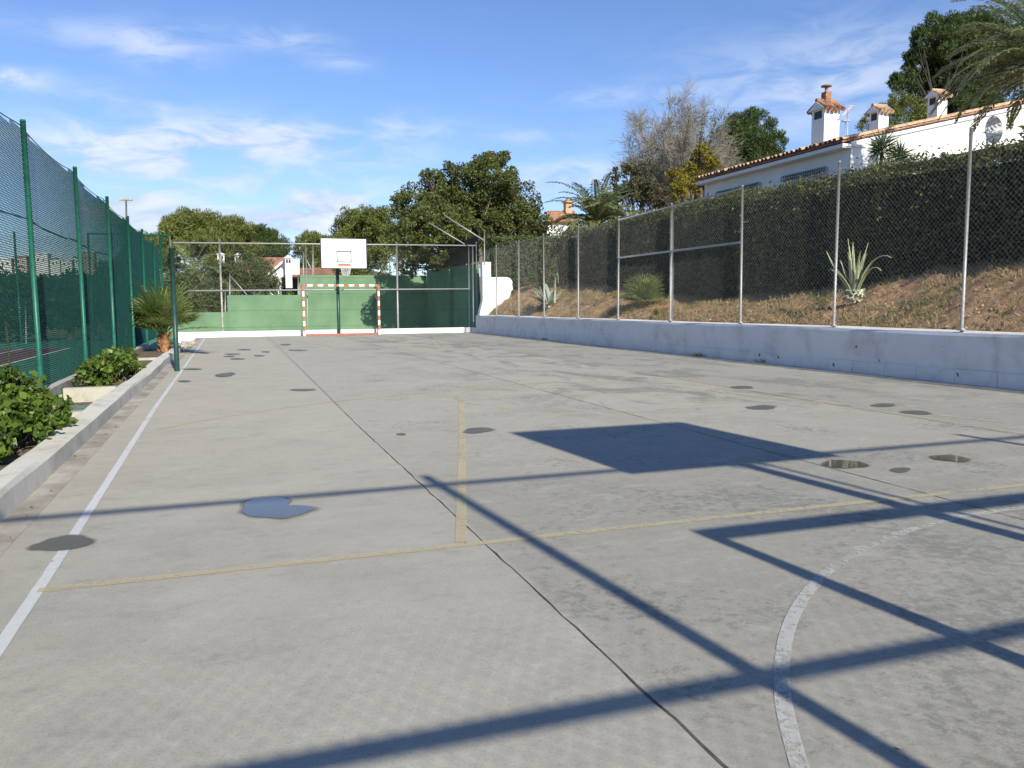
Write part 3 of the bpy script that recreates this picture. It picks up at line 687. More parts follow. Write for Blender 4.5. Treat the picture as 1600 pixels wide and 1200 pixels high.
# ---------------------------------------------------------------- basketball hoop (far, and its twin behind the photographer)
def hoop(label, X, Y, facing, bx):
    """board faces -Y when facing=-1, +Y when +1; X,Y the board's centre; pole base behind it"""
    s = facing; root = empty('basketball_hoop', (bx, Y-s*.75, 0), label, 'basketball hoop')
    z0, z1, hw = 2.70, 3.85, .885
    def yb(d): return Y+s*d
    def bx_(g, x0, x1, d0, d1, za, zb_): ya, yb_ = sorted((yb(d0), yb(d1))); g.box((x0, ya, za), (x1, yb_, zb_))
    g = MB(); g.tube([(bx, Y-s*.75, 0), (bx, Y-s*.75, 3.45)], .065, 14); g.box((bx-.17, Y-s*.75-.17, .001), (bx+.17, Y-s*.75+.17, .02)); g.build('pole', M['dark_green'], root)
    for z in (2.95, 3.40): g = MB(); g.tube([(bx, Y-s*.75, z), ((bx+X)/2, yb(-.4), z+.02), (X, yb(-.07), z+.02)], .032, 10); g.build('support_arm', M['dark_green'], root)
    g = MB(); g.tube([(bx, Y-s*.75, 2.4), (X, yb(-.07), 2.97)], .025, 8)
    g.build('support_arm', M['dark_green'], root)
    g = MB(); bx_(g, X-hw, X+hw, -.02, 0, z0, z1); g.build('backboard', M['board'], root)
    g = MB(); w = .03
    for (x0, x1, za, zb_) in ((X-hw-w, X-hw, z0-w, z1+w), (X+hw, X+hw+w, z0-w, z1+w), (X-hw, X+hw, z1, z1+w), (X-hw, X+hw, z0-w, z0)): bx_(g, x0, x1, -.05, .004, za, zb_)
    g.build('board_frame', M['black'], root)
    g = MB(); a_, b_, za, zb_, w = X-.295, X+.295, 2.92, 3.37, .038
    for (x0, x1, c, d) in ((a_, b_, zb_-w, zb_), (a_, b_, za, za+w), (a_, a_+w, za+w, zb_-w), (b_-w, b_, za+w, zb_-w)): bx_(g, x0, x1, .002, .005, c, d)
    g.build('target_square', M['black'], root)
    g = MB(); th = np.linspace(0, 2*PI, 33); cy = yb(.38); zr = 2.80
    rg = [(X+.225*math.cos(q), cy+.225*math.sin(q), zr) for q in th]; g.tube(rg, .011, 8, cap=False)
    g.tube([(X-.09, yb(.005), zr), (X-.09, yb(.17), zr)], .01, 6); g.tube([(X+.09, yb(.005), zr), (X+.09, yb(.17), zr)], .01, 6)
    bx_(g, X-.24, X+.24, .006, .02, zr-.02, zr+.07); g.build('ring', M['orange'], root)
    g = MB(); K = 12
    for k in range(K):
        for sg in (1, -1):
            ln_ = []
            for j in range(6):
                f_ = j/5; rr = .225-.09*f_; an = 2*PI*(k+sg*f_*1.6)/K; ln_.append((X+rr*math.cos(an), cy+rr*math.sin(an), zr-.015-.40*f_))
            g.tube(ln_, .0065, 4, cap=False)
    g.build('net', M['net'], root); return root
hoop('white basketball backboard and ring on a dark pole behind the red and white goal', 4.41, 33.15, -1, 4.22)
hoop('basketball hoop at the near end of the court whose backboard shadow lies on the slabs', 3.96, .60, 1, 4.05)
def goal(label, x0, x1, Y, s):
    """front frame at Y, depth towards s"""
    root = empty('goal', ((x0+x1)/2, Y, 0), label, 'goal'); w = .04
    def band(p, q, n, red_first=True):
        g = MB(); p, q = np.array(p, float), np.array(q, float); d = (q-p)/n
        for i in range(n):
            a_ = p+d*i; b_ = a_+d; lo = np.minimum(a_, b_); hi = np.maximum(a_, b_)
            ex = np.where(np.abs(d) > 1e-6, 0, w); g.box(lo-ex, hi+ex, 0 if (i % 2 == 0) == red_first else 1)
        return g
    band((x0, Y, 0.005), (x0, Y, 1.97), 10, False).build('goal_post', [M['red'], M['white_paint']], root)
    band((x1, Y, 0.005), (x1, Y, 1.97), 10, False).build('goal_post', [M['red'], M['white_paint']], root)
    band((x0-w, Y, 2.012), (x1+w, Y, 2.012), 15).build('crossbar', [M['red'], M['white_paint']], root)
    g = MB(); yb_ = Y+s*.42
    for x in (x0, x1):
        g.tube([(x, Y+s*w, .03), (x, yb_, .03)], .02, 6); g.tube([(x, yb_, .03), (x, yb_, 1.85), (x, Y+s*w, 1.98)], .018, 6)
    g.tube([(x0, yb_, .04), (x1, yb_, .04)], .03, 6); g.build('rear_frame', M['red'], root)
    g = MB(); g.box((x0+w+.002, min(Y, Y+s*.05), .006), (x1-w-.002, max(Y, Y+s*.05), .07)); g.build('ground_bar', M['red'], root)
    return root
goal('red and white banded goal standing in front of the far green wall', 2.79, 5.79, 33.35, 1)
goal('banded goal at the near end whose bar shadows cross the foreground', 2.62, 5.60, .17, -1)
# near end fence behind the photographer
nf = empty('near_fence', (3, -1.13, 0), 'pipe fence at the near end of the court whose shadows cross the slabs', 'fence')
for x in (-7.0, 1.87, 4.30, 6.77, 9.4): post_mb(x, -1.13, 0, 3.93, .04 if x != 4.30 else .022).build('post', M['galv'], nf)
g = MB(); g.tube([(-7, -1.13, 3.76), (9.9, -1.13, 3.76)], .030, 10); g.build('top_rail', M['galv'], nf)
g = MB(); g.tube([(-7, -1.13, 1.92), (9.9, -1.13, 1.92)], .032, 10); g.build('mid_rail', M['galv'], nf)
g = MB(); wires(g, 'y', -1.09, -7, 9.9, lambda s: .03+0*s, lambda s: 3.74+0*s, .075, .0014); g.build('wire_mesh', M['wire_dark'], nf)

# ---------------------------------------------------------------- left: kerb, planters, green fence
kb = empty('planter_kerb', (-1.37, 8, 0), 'weathered white planter kerb along the left edge of the court', 'kerb')
wob_profile('kerb', [(-1.47, -.1), (-1.475, .13), (-1.45, .152), (-1.29, .148), (-1.268, .13), (-1.262, -.1)], -6, 23.6, M['kerb_white'], kb, .25, .009)
for y_, z_ in ((5.2, .12), (9.45, .12), (11.95, .15), (15.9, .13), (18.8, .13)): g = MB(); g.box((-2.10, y_-.07, -.1), (-1.476, y_+.07, z_)); g.build('cross_wall', M['plant_con'], kb)
wob_profile('back_wall', [(-2.28, -.2), (-2.28, .20), (-2.12, .20), (-2.12, -.2)], -6, 24, M['plant_con'], kb, .5, .008)
b = MB(); b.box((-2.12, -6, -.3), (-1.47, 9.4, .07)); b.box((-2.12, 12.0, -.3), (-1.47, 24, .08)); b.box((-2.12, 9.5, -.3), (-1.47, 11.9, -.04)); tag(b.build('planter_soil', M['soil']), kind='structure')
g = MB(); g.box((-2.05, 9.75, -.035), (-1.55, 11.3, -.015)); tag(g.build('ground_mat', M['mat_green']), 'faded green mat lying in the empty planter between the two shrubs', 'mat')
FX = -2.2
gf = empty('green_fence', (FX, 10, .2), 'tall green wire mesh fence dividing the court from the tennis court', 'fence')
gy_ = [-1.8, 1.4, 4.7, 8.0, 11.15, 14.45, 17.9, 21.38, 24.64, 27.98, 30.94]
for y_ in gy_: post_mb(FX, y_, .1, float(np.interp(y_, [11, 31], [3.40, 3.29])), .031, (rng.normal(0, .015), 0)).build('post', M['green_steel'], gf)
def sagtop(s):
    s = np.asarray(s, float); i = np.clip(np.searchsorted(gy_, s)-1, 0, len(gy_)-2); a_ = np.array(gy_)[i]; b_ = np.array(gy_)[i+1]; u_ = np.clip((s-a_)/(b_-a_), 0, 1)
    return np.interp(s, [11, 31], [3.36, 3.26])-.30*u_*(1-u_)
g = MB(); wires(g, 'x', FX-.05, -1.8, 30.94, lambda s: .22+0*np.asarray(s, float), sagtop, .052, .0031); g.build('wire_mesh', M['green_wire'], gf)
for zf, r in ((None, .007), (2.27, .010), (1.2, .004), (.25, .004)):
    yy = np.arange(-1.8, 30.95, .25)
    if zf is None: z_ = sagtop(yy)
    else: z_ = zf-(3.36-sagtop(yy))*.6
    g = MB(); g.tube(np.c_[np.full(len(yy), FX-.055), yy, z_], r, 5); g.build('tension_wire', M['dark_green'], gf)
g = MB(); g.tube([G(277, 580), G(277, 580)+[0, 0, 2.28]], .045, 14); q = G(277, 580); g.tube([q+[0, 0, 2.28], q+[0, 0, 2.31]], [.05, .03], 14); g.tube([q+[.05, 0, 2.1], q+[.09, 0, 2.1]], .012, 6)
tag(g.build('net_post', M['dark_green']), 'short dark green net post standing on the white side line', 'post')

# tennis court
sheet('tennis_surround', [(-40, -10), (-2.3, -10), (-2.3, 37), (-40, 37)], -.16, M['court_green'])
X0, Y0 = -5.15, 30.9
sheet('tennis_play_area', [(-16, 6), (X0, 6), (X0, Y0), (-16, Y0)], -.156, M['court_maroon'])
g = MB()
for (xa, xb, ya, yb_) in ((X0-.07, X0+.03, 6, Y0), (-16, X0, Y0-.1, Y0), (X0-1.45, X0-1.37, 6, Y0-.1), (-16, X0-1.45, 23, 23.06)): g.add([(xa, ya, -.152), (xb, ya, -.152), (xb, yb_, -.152), (xa, yb_, -.152)], [(0, 1, 2, 3)])
tag(g.build('tennis_lines', M['tennis_line']), kind='structure')
tf = empty('tennis_end_fence', (-10, 37, 0), 'green mesh fence across the far end of the tennis court', 'fence')
for x in (-13.0, -10.4, -7.9, -5.3, -2.6): post_mb(x, 37, -.16, 4.2, .04).build('post', M['green_steel'], tf)
g = MB(); g.tube([(-5.3, 37, 4.18), (-2.2, 37, 4.18)], .035, 8); g.build('top_rail', M['green_steel'], tf)
g = MB(); wires(g, 'y', 36.97, -18, -2.3, lambda s: -.1+0*s, lambda s: 4.1+0*s, .10, .003); g.build('wire_mesh', M['green_wire'], tf)
g = MB(); a_ = onX(17, 592, -2.9); b_ = onX(9, 503, -2.9); a_[2] = -.16; g.tube([a_, (a_+b_)/2+[0.01, 0, 0], b_], .02, 7); tag(g.build('wooden_stake', M['wood']), 'weathered wooden stake leaning behind the green fence at the left', 'stake')
for x, y0_, y1_ in ((40, 478, 522), (197, 480, 520)):
    a_ = onY(x, y1_, 35.5); b_ = onY(x, y0_, 35.5); a_[2] = -.16; g = MB(); g.tube([a_, b_], .03, 6)
    tag(g.build('thin_post', M['galv']), 'thin grey post %s on the far green margin of the tennis court' % ('furthest left' if x == 40 else 'near the fence corner'), 'post')

# ---------------------------------------------------------------- villa on the right
def gx_tiles(mb, y0, y1, x_eave, z_eave, x_r, z_r, r=.09, pitch=.22, n=6):
    """barrel tiles running up the slope from the eave to the ridge"""
    k = int((y1-y0)/pitch); sl = np.array([x_r-x_eave, 0, z_r-z_eave]); Ls = np.linalg.norm(sl); up = np.array([-(z_r-z_eave), 0, x_r-x_eave])/Ls
    for i in range(k+1):
        y = y0+i*pitch+rng.normal(0, .006); th = np.linspace(0, PI, n); e = rng.normal(0, .03)
        p0 = np.array([x_eave+e, y, z_eave]); p1 = np.array([x_r, y, z_r]); V = []
        for p_ in (p0, p1):
            for rr in (r, r*.72):
                for t_ in th: V.append(p_+np.array([0, math.cos(t_)*rr, 0])+up*math.sin(t_)*rr*1.0)
        m1 = n; F = []
        for j in range(n-1): F += [(j, j+1, 2*n+j+1, 2*n+j), (j, n+j, n+j+1, j+1)]
        mb.add(V, F, 0, False)
XH, YH0, YH1 = 17.66, 20.0, 27.9
ZE = 5.95; XRg = 27.5; ZRg = ZE+(XRg-XH)*.227
vl = empty('white_villa', (XH, YH0, 3.2), 'long white villa with terracotta tile roof and chimneys above the hedge on the right', 'house')
g = MB(); g.prism([(XH, YH0, 2.9), (33, YH0, 2.9), (33, YH0, ZE+.02), (XRg, YH0, ZRg), (XH, YH0, ZE)], (0, YH1-YH0, 0)); g.build('wall', M['clean_white'], vl)
rfm = MB(); ex = XH-.38; ze = ZE-.38*.227
rfm.prism([(ex, YH0-.06, ze+.02), (XRg, YH0-.06, ZRg+.02), (XRg, YH0-.06, ZRg+.07), (ex, YH0-.06, ze+.07)], (0, YH1-YH0+.3, 0))
rfm.prism([(XRg+.002, YH0-.06, ZRg+.02), (33.4, YH0-.06, ZE), (33.4, YH0-.06, ZE+.09), (XRg+.002, YH0-.06, ZRg+.11)], (0, YH1-YH0+.3, 0))
roof = rfm.build('roof', M['tile_far'], vl)
g = MB(); gx_tiles(g, YH0-.02, YH1+.2, ex-.05, ze+.10, XRg, ZRg+.10); g.build('roof_tiles', M['tile_pale'], roof)
g = MB(); k = 34                                    # verge tiles along the gable rake
for i in range(k):
    x0_ = XH-.2+i*(XRg-XH)/k; z_ = ZE+.06+(x0_-XH)*.227
    g.tube([(x0_, YH0-.05, z_+.02), (x0_+.33, YH0-.05, z_+.055)], [.036, .03], 8)
g.build('verge_tiles', M['tile_verge'], roof)
g = MB(); g.prism([(XH+.9, YH0-.05, ZE-.13+.9*.227), (XRg, YH0-.05, ZRg-.13), (XRg, YH0-.05, ZRg-.085), (XH+.9, YH0-.05, ZE-.085+.9*.227)], (0, .048, 0)); g.build('shadow_cornice', M['shutter'], vl)  # moulding strip; its grey stands in for the thin shadow line below the verge
g = MB(); g.box((XH-.34, YH0-.02, ZE-.20), (XH-.002, YH1+.1, ZE-.085)); g.build('eave_soffit', M['clean_white'], vl)
g = MB(); g.box((XH-.35, YH0-.05, ZE-.16), (XH+.55, YH0-.022, ZE-.09)); g.build('fascia', M['clean_white'], vl)
def grille(y0, y1, z0, z1):
    g = MB(); g.box((XH-.02, y0, z0), (XH-.003, y1, z1)); w = g.build('window', M['shutter'], vl)
    g = MB(); k = int((y1-y0)/.105)
    for i in range(k+1):
        y = y0+(y1-y0)*i/k; g.tube([(XH-.05, y, z0), (XH-.16, y, z0+.1), (XH-.16, y, z1-.12), (XH-.11, y+.04, z1+.02), (XH-.06, y, z1-.03)], .011, 5)
    for z in (z0+.12, z1-.15, z1-.05): g.tube([(XH-.16, y0, z), (XH-.16, y1, z)], .012, 5)
    g.build('window_grille', M['iron'], w)
grille(20.95, 23.0, 4.55, 5.36); grille(24.3, 26.85, 4.45, 5.36)
def chimney(px, pyb, pyt, wpx, Y, pot=False, parent=roof):
    c = onY(px, pyb, Y); dep = float((c-CAM)@CF); w = wpx*dep/FPX*.72/2; zt = float(onY(px, pyt, Y)[2]); zb = c[2]-.4; x, y = c[0], c[1]
    g = MB(); g.box((x-w, y-w, zb), (x+w, y+w, zt)); ch = g.build('chimney', M['clean_white'], parent)
    g = MB(); g.box((x-w-.006, y-w*.6, zt-.28), (x-w, y+w*.6, zt-.04)); g.build('smoke_opening', M['black'], ch)
    o = w+.09; h = w*.85                               # gabled tile cap, ridge along X
    g = MB(); g.prism([(x-o, y-o, zt), (x-o, y+o, zt), (x-o, y, zt+h)], (.05, 0, 0)); g.prism([(x+o-.05, y-o, zt), (x+o-.05, y+o, zt), (x+o-.05, y, zt+h)], (.05, 0, 0)); g.box((x-o+.052, y-o+.03, zt), (x+o-.052, y+o-.03, zt+.04)); g.build('cap_gable', M['clean_white'], ch)
    g = MB()
    for s_ in (-1, 1):
        nt_ = max(4, int(2*o/.13))
        for i in range(nt_):
            xx = x-o+(i+.5)*2*o/nt_; j = rng.normal(0, .015)
            g.tube([(xx, y+s_*(o+.07), zt-.03+j), (xx, y+s_*(o*.5), zt+h*.5+.03), (xx+j, y, zt+h+.035)], [.072, .062, .055], 8)
    g.tube([(x-o, y, zt+h+.05), (x+o, y, zt+h+.06)], .06, 8); g.build('cap_tiles', M['tile_pale'] if not pot else M['tile'], ch)
    if pot:
        g = MB(); q = .11
        for i in range(4): g.box((x-q+(i % 2)*.01, y-q, zt+h+.03+i*.075), (x+q, y+q, zt+h+.10+i*.075))
        g.tube([(x, y, zt+h+.33), (x, y, zt+h+.52)], .05, 10); g.tube([(x, y, zt+h+.50), (x, y, zt+h+.53)], .17, 14); g.build('chimney_pot', M['tile'], ch)
chimney(1289, 218, 173, 40, 22, True); chimney(1373, 197, 176, 27, 23); chimney(1464, 178, 152, 27, 23.5)
g = MB(); q = onY(1325, 214, 21.5); tpt = onY(1324, 172, 21.5); g.tube([q-[0, 0, .5], tpt], .018, 6)
e = tpt
for i in range(6): g.tube([e+[-.10+.05*i-.12, 0, -.16+.09*i*.6+.02], e+[-.10+.05*i+.14, 0, -.16+.09*i*.6-.05+.1]], .012, 4)
g.tube([e+[-.2, 0, -.2], e+[.25, 0, .2]], .014, 5); g.build('aerial', M['grey_dish'], roof); g = MB(); q2 = onY(1321, 216, 22.5); g.tube([q2-[0, 0, .6], onY(1321, 190, 22.5)], .012, 5); g.tube([onY(1321, 190, 22.5), onY(1321, 188, 22.5)], [.14, .12], 10)
g.build('mast', M['grey_dish'], roof)
# second low white wing with dish at the right edge
wg = empty('white_wing', tuple(onY(1560, 230, 15.5)), 'small white lean-to with tiled edge and dish beside the palm at the right edge', 'building')
c = onY(1548, 222, 15.5); d = onY(1605, 180, 15.5); dx = 3.0
g = MB(); g.prism([(c[0], 15.5, 3.0), (c[0]+dx, 15.5, 3.0), (c[0]+dx, 15.5, 5.35), (c[0], 15.5, 4.85)], (0, 2.0, 0)); g.build('wall', M['clean_white'], wg)
g = MB(); g.prism([(c[0]-.15, 15.35, 4.83), (c[0]+dx, 15.35, 5.36), (c[0]+dx, 15.35, 5.48), (c[0]-.15, 15.35, 4.95)], (0, 2.3, 0)); g.build('roof', M['tile_pale'], wg)
q = onY(1553, 203, 17.2)
g = MB(); th = np.linspace(0, 2*PI, 25)[:-1]; V = [q+np.array([.33*math.cos(a_), 0, .38*math.sin(a_)]) for a_ in th]+[q+np.array([.18*math.cos(a_), .07, .2*math.sin(a_)]) for a_ in th]+[q+np.array([0, .09, 0])]
F = [(i, (i+1) % 24, 24+(i+1) % 24, 24+i) for i in range(24)]+[(24+i, 24+(i+1) % 24, 48) for i in range(24)]
g.add(V, F, 0, True); g.tube([q+[0, .1, 0], q+[0, .2, -.2], q+[0, .2, -.9]], .03, 6); g.build('satellite_dish', M['grey_dish'], wg)

# ---------------------------------------------------------------- house beyond the far end
YV = 60.0
def P2(px, py, Y=YV): return onY(px, py, Y)
hv = empty('far_villa', tuple(P2(430, 470)), 'white house with brown red tiled roofs and conical chimney beyond the far left wall', 'house')
a_, b_, c_ = P2(385, 404), P2(447, 404), P2(424, 426)
g = MB(); e1, e2 = P2(462, 400), P2(420, 427); g.prism([P2(421, 475), P2(468, 475), P2(468, 408), P2(450, 404), P2(421, 427)], (0, 4, 0)); g.build('wall', M['clean_white'], hv)
g = MB(); r0, r1, r2, r3 = P2(418, 428, 59.7), P2(449, 402, 59.7), P2(383, 402, 59.7), P2(340, 428, 59.7)
g.prism([r0, r1, r2, r3], (0, 5, .0)); rfv = g.build('roof', M['tile_far'], hv)
g = MB(); g.prism([P2(418, 431, 59.6), P2(449, 405, 59.6), P2(449, 401, 59.6), P2(418, 427, 59.6)], (0, .15, 0)); g.build('verge', M['clean_white'], hv)
g = MB(); g.prism([P2(440, 433), P2(560, 433), P2(560, 480), P2(440, 480)], (0, 3, 0)); lw = g.build('wall', M['clean_white'], hv)
g = MB(); V = [P2(442, 432, 59.3), P2(560, 432, 59.3), P2(548, 415, 62), P2(455, 420, 62)]; g.prism(V, (0, .3, -.12)); g.build('roof', M['tile_far'], hv)
g = MB(); g.prism([P2(446, 443, 59.98), P2(456, 443, 59.98), P2(456, 462, 59.98), P2(446, 462, 59.98)], (0, -.05, 0)); g.build('window', M['glass'], lw)
def vch(px, pyb, pyt, w, Y, cone=True):
    c = P2(px, pyt, Y); h = w*Y/FPX/2*1.05; zb = float(P2(px, pyb, Y)[2]); g = MB(); g.box((c[0]-h, Y-h, zb), (c[0]+h, Y+h, c[2])); ch = g.build('chimney', M['clean_white'], rfv)
    for q in (-.7, .1): g = MB(); g.box((c[0]+h*q, Y-h-.01, c[2]-.32), (c[0]+h*(q+.6), Y-h-.002, c[2]-.08)); g.build('smoke_opening', M['black'], ch)
    o = h*1.45; g = MB(); g.add([(c[0]-o, Y-o, c[2]), (c[0]+o, Y-o, c[2]), (c[0]+o, Y+o, c[2]), (c[0]-o, Y+o, c[2]), (c[0], Y, c[2]+(h*1.2 if cone else .15))], [(0, 3, 2, 1), (0, 1, 4), (1, 2, 4), (2, 3, 4), (3, 0, 4)]); g.build('cap', M['clean_white'], ch)
vch(450, 450, 404, 9, 59.2); vch(372, 410, 399, 9, 58, False); vch(345, 412, 398, 9, 57.5, False)
hv2 = empty('orange_roof_house', tuple(onY(880, 380, 70)), 'house with orange tiled roof just visible left of the tall palm', 'house')
g = MB(); g.prism([onY(855, 400, 70), onY(900, 400, 70), onY(900, 347, 70), onY(855, 347, 70)], (0, 4, 0)); g.build('wall', M['clean_white'], hv2)
g = MB(); g.prism([onY(853, 346, 69.5), onY(903, 346, 69.5), onY(898, 329, 71.5), onY(855, 329, 71.5)], (0, .3, -.15)); r_ = g.build('roof', M['tile'], hv2)
c = onY(887, 317, 71); g = MB(); g.box((c[0]-.3, 70.7, c[2]-1), (c[0]+.3, 71.3, c[2])); g.prism([(c[0]-.5, 70.5, c[2]), (c[0]+.5, 70.5, c[2]), (c[0], 70.5, c[2]+.4)], (0, 1, 0)); g.build('chimney', M['tile_pale'], r_)

M['pinkish'] = simple('pinkish_render', (.55, .42, .36), .9, 0, .1, .3)
# ---------------------------------------------------------------- hills and the town on the left horizon
V = []; F = []; xs = np.linspace(-520, 60, 60); ysx = [180, 240, 300, 360, 460, 700]
for x in xs:
    for j, y_ in enumerate(ysx):
        hh = [-.6, 3, 11, 15.5, 13, -.6][j]*(1+.12*math.sin(x*.02)+.06*math.sin(x*.05+1)); V.append((x, y_, hh if 0 < j < 5 else -.6))
nn_ = len(ysx); g = MB(); g.add(V, [(i*nn_+j, (i+1)*nn_+j, (i+1)*nn_+j+1, i*nn_+j+1) for i in range(59) for j in range(5)], 0, True)
tag(g.build('hill', simple('scrubby_hillside', (.13, .12, .075), .95, 0, .4, .03)), kind='structure')
for i, (px, py, w, h, desc) in enumerate(((8, 412, 18, 14, 'pale block at the far left of the hill town'), (32, 409, 18, 14, 'pinkish cubic house second from the left in the hill town'), (64, 407, 20, 20, 'tallest white house in the middle of the hill town'),
        (86, 411, 14, 12, 'low white house right of the tallest one in the hill town'), (104, 412, 16, 10, 'wide low white house in the hill town'), (122, 409, 10, 13, 'narrow white house near the right end of the hill town'), (138, 404, 16, 20, 'ochre and white house at the right end of the hill town'))):
    Y = 290; a_ = onY(px-w/2, py+h/2+3, Y); b_ = onY(px+w/2, py-h/2, Y); rt = empty('town_house', ((a_[0]+b_[0])/2, Y, a_[2]), 'tiny distant '+desc, 'house', 'houses on the far hill')
    g = MB(); g.box((a_[0], Y, a_[2]-3), (b_[0], Y+6, b_[2])); g.build('wall', M['clean_white'] if i not in (1, 6) else M['pinkish'], rt)
    g = MB()
    for u_ in (.3, .7):
        for v_ in (.6,):
            cx = a_[0]+(b_[0]-a_[0])*u_; cz = a_[2]+(b_[2]-a_[2])*v_; g = MB(); g.box((cx-.22, Y-.06, cz-.3), (cx+.22, Y-.01, cz+.3)); g.build('window', M['glass'], rt)
    g = MB(); g.box((a_[0]-.3, Y-.3, b_[2]+.01), (b_[0]+.3, Y+6.3, b_[2]+.35)); g.build('roof', M['tile_far'] if i % 2 else M['clean_white'], rt)
# street lamp far away on the left
q = onY(197, 440, 80); q[2] = -.3; top = onY(197, 313, 80)
lp = empty('street_lamp', tuple(q), 'tall distant floodlight mast with two heads above the green fence', 'street lamp')
g = MB(); g.tube([q, top], [.12, .07], 8); g.build('pole', M['galv'], lp)
g = MB(); g.box((top[0]-.55, 79.8, top[2]), (top[0]-.05, 80.2, top[2]+.14)); g.box((top[0]+.05, 79.8, top[2]), (top[0]+.5, 80.2, top[2]+.14)); g.build('lamp_head', M['tile_pale'], lp)

# ---------------------------------------------------------------- trees
gb = -.4
def B(px, Y): q = onY(px, 470, Y); return (q[0], Y, gb)
def T(px, Y, z=gb): q = onY(px, 470, Y); return (q[0], Y, z)
G1 = 'pines beyond the far left wall'
kw = dict(per=600, size=.30, aspect=.17, k=52, f=.27, up=.7, out_=.7, squash=.85)
tree('pine_tree', 'broad leftmost pine tree behind the far fence, highest of its row', 'pine tree', G1, T(300, 66), pl([(300, 362, 34), (275, 366, 28), (325, 362, 32), (300, 395, 50), (265, 395, 28), (340, 390, 34)], 66), M['lf_pine'], **kw)
tree('pine_tree', 'second pine tree of the row beyond the far fence, right of the broadest one', 'pine tree', G1, T(365, 70), pl([(368, 370, 28), (350, 380, 30), (388, 378, 25), (368, 402, 42)], 70), M['lf_pine'], **kw)
tree('pine_tree', 'third pine tree of the row, above the tiled roof of the far house', 'pine tree', G1, T(412, 68), pl([(408, 375, 24), (425, 385, 24), (395, 392, 28), (436, 398, 18), (412, 408, 34)], 68), M['lf_pined'], **kw)
tree('pine_tree', 'low distant pine at the left end of the row, behind the green fence corner', 'pine tree', G1, T(235, 75), pl([(228, 378, 16), (245, 380, 14), (235, 400, 24), (250, 405, 24)], 75), M['lf_pine'], **kw)
tree('pine_tree', 'small pine tree left of the backboard, right of the white conical chimney', 'pine tree', G1, T(488, 72), pl([(487, 378, 17), (470, 385, 13), (505, 382, 16), (488, 402, 28), (470, 425, 16), (512, 415, 22)], 72), M['lf_pine'], **kw)
tree('round_tree', 'mid green rounded tree rising directly behind the white backboard', 'tree', None, T(560, 52), pl([(560, 360, 34), (585, 350, 26), (540, 378, 28), (598, 378, 32), (560, 395, 42), (610, 400, 34), (590, 345, 18), (530, 400, 20)], 52), M['lf_pine'], per=700, size=.22, aspect=.22, k=48, f=.28, up=.3, out_=.5)
tree('carob_tree', 'large dark spreading tree with reddish leaves towering over the far right corner', 'tree', None, (11.9, 40.5, 1.6),
     pl([(655, 330, 38), (640, 365, 38), (690, 305, 38), (725, 305, 42), (765, 295, 44), (700, 345, 48), (750, 340, 50), (795, 320, 42), (805, 352, 42), (825, 345, 24), (775, 262, 22), (747, 262, 18),
         (668, 275, 12), (702, 262, 10), (625, 318, 16), (800, 270, 10), (763, 246, 9), (788, 243, 9), (655, 398, 24, -.8), (640, 380, 26, -3.5), (680, 382, 30, -4.2), (712, 378, 30, -4.2), (740, 385, 32, 0), (640, 420, 14, -1.0), (668, 410, 20, -.3), (700, 408, 20, 0), (785, 372, 32),
         (660, 360, 32, -4), (700, 350, 34, -4), (735, 365, 30, -3.5)], 41.2),  # lobes with large forward offsets are placed to shade the green back wall
     M['lf_big'], per=950, size=.135, aspect=.5, k=44, f=.25, trunk_r=.2, split=.35)
tree('carob_tree', 'green shrubby tree right of the large dark tree above the sunlit hedge', 'tree', None, (15.6, 42, 2.2), pl([(840, 345, 18), (850, 362, 22), (825, 365, 22), (838, 375, 26)], 42), M['lf_hedge'], per=430, size=.15, k=14)
tree('olive_tree', 'grey green bushy tree in front of the far white house', 'tree', None, T(375, 50), pl([(350, 425, 22), (380, 420, 24), (405, 425, 22), (365, 450, 30), (400, 450, 28), (425, 445, 14), (340, 460, 22), (330, 482, 24), (352, 480, 20)], 50), M['lf_olive'], per=1050, size=.13, aspect=.35, k=36, f=.30)
tree('round_tree', 'olive bush at the left end of the far wall behind the fan palm', 'bush', None, T(295, 47), pl([(285, 440, 22), (310, 445, 22), (290, 470, 28), (320, 475, 22), (265, 450, 18), (262, 480, 26)], 47), M['lf_olive'], per=420, size=.18, aspect=.35, k=16)
tree('round_tree', 'low bush before the white far house beside its window', 'bush', None, T(455, 56), pl([(436, 458, 8), (452, 462, 9), (425, 465, 12)], 56), M['lf_shrub'], per=500, size=.14, k=10)
# dark trees beyond the tennis court
descs = ['leftmost', 'second from the left', 'third from the left', 'fourth, middle', 'fifth', 'sixth, nearly behind the fence corner', 'seventh, tall thin']
for i, (px, py, r_, Y) in enumerate(((-30, 440, 44, 46), (20, 452, 40, 45), (62, 455, 36, 47), (105, 452, 36, 46), (148, 450, 38, 45), (192, 425, 34, 44), (216, 400, 22, 46))):
    tree('dark_tree', 'dark tree behind the tennis court, %s of its row' % descs[i], 'tree', 'dark trees beyond the tennis court', T(px, Y),
         pl([(px-10, py, r_*.7), (px+14, py-4, r_*.65), (px, py+24, r_*.9), (px-22, py+20, r_*.7), (px+22, py+26, r_*.7), (px, py+46, r_)], Y), M['lf_far'], per=300, size=.24, aspect=.5, k=14, f=.4)
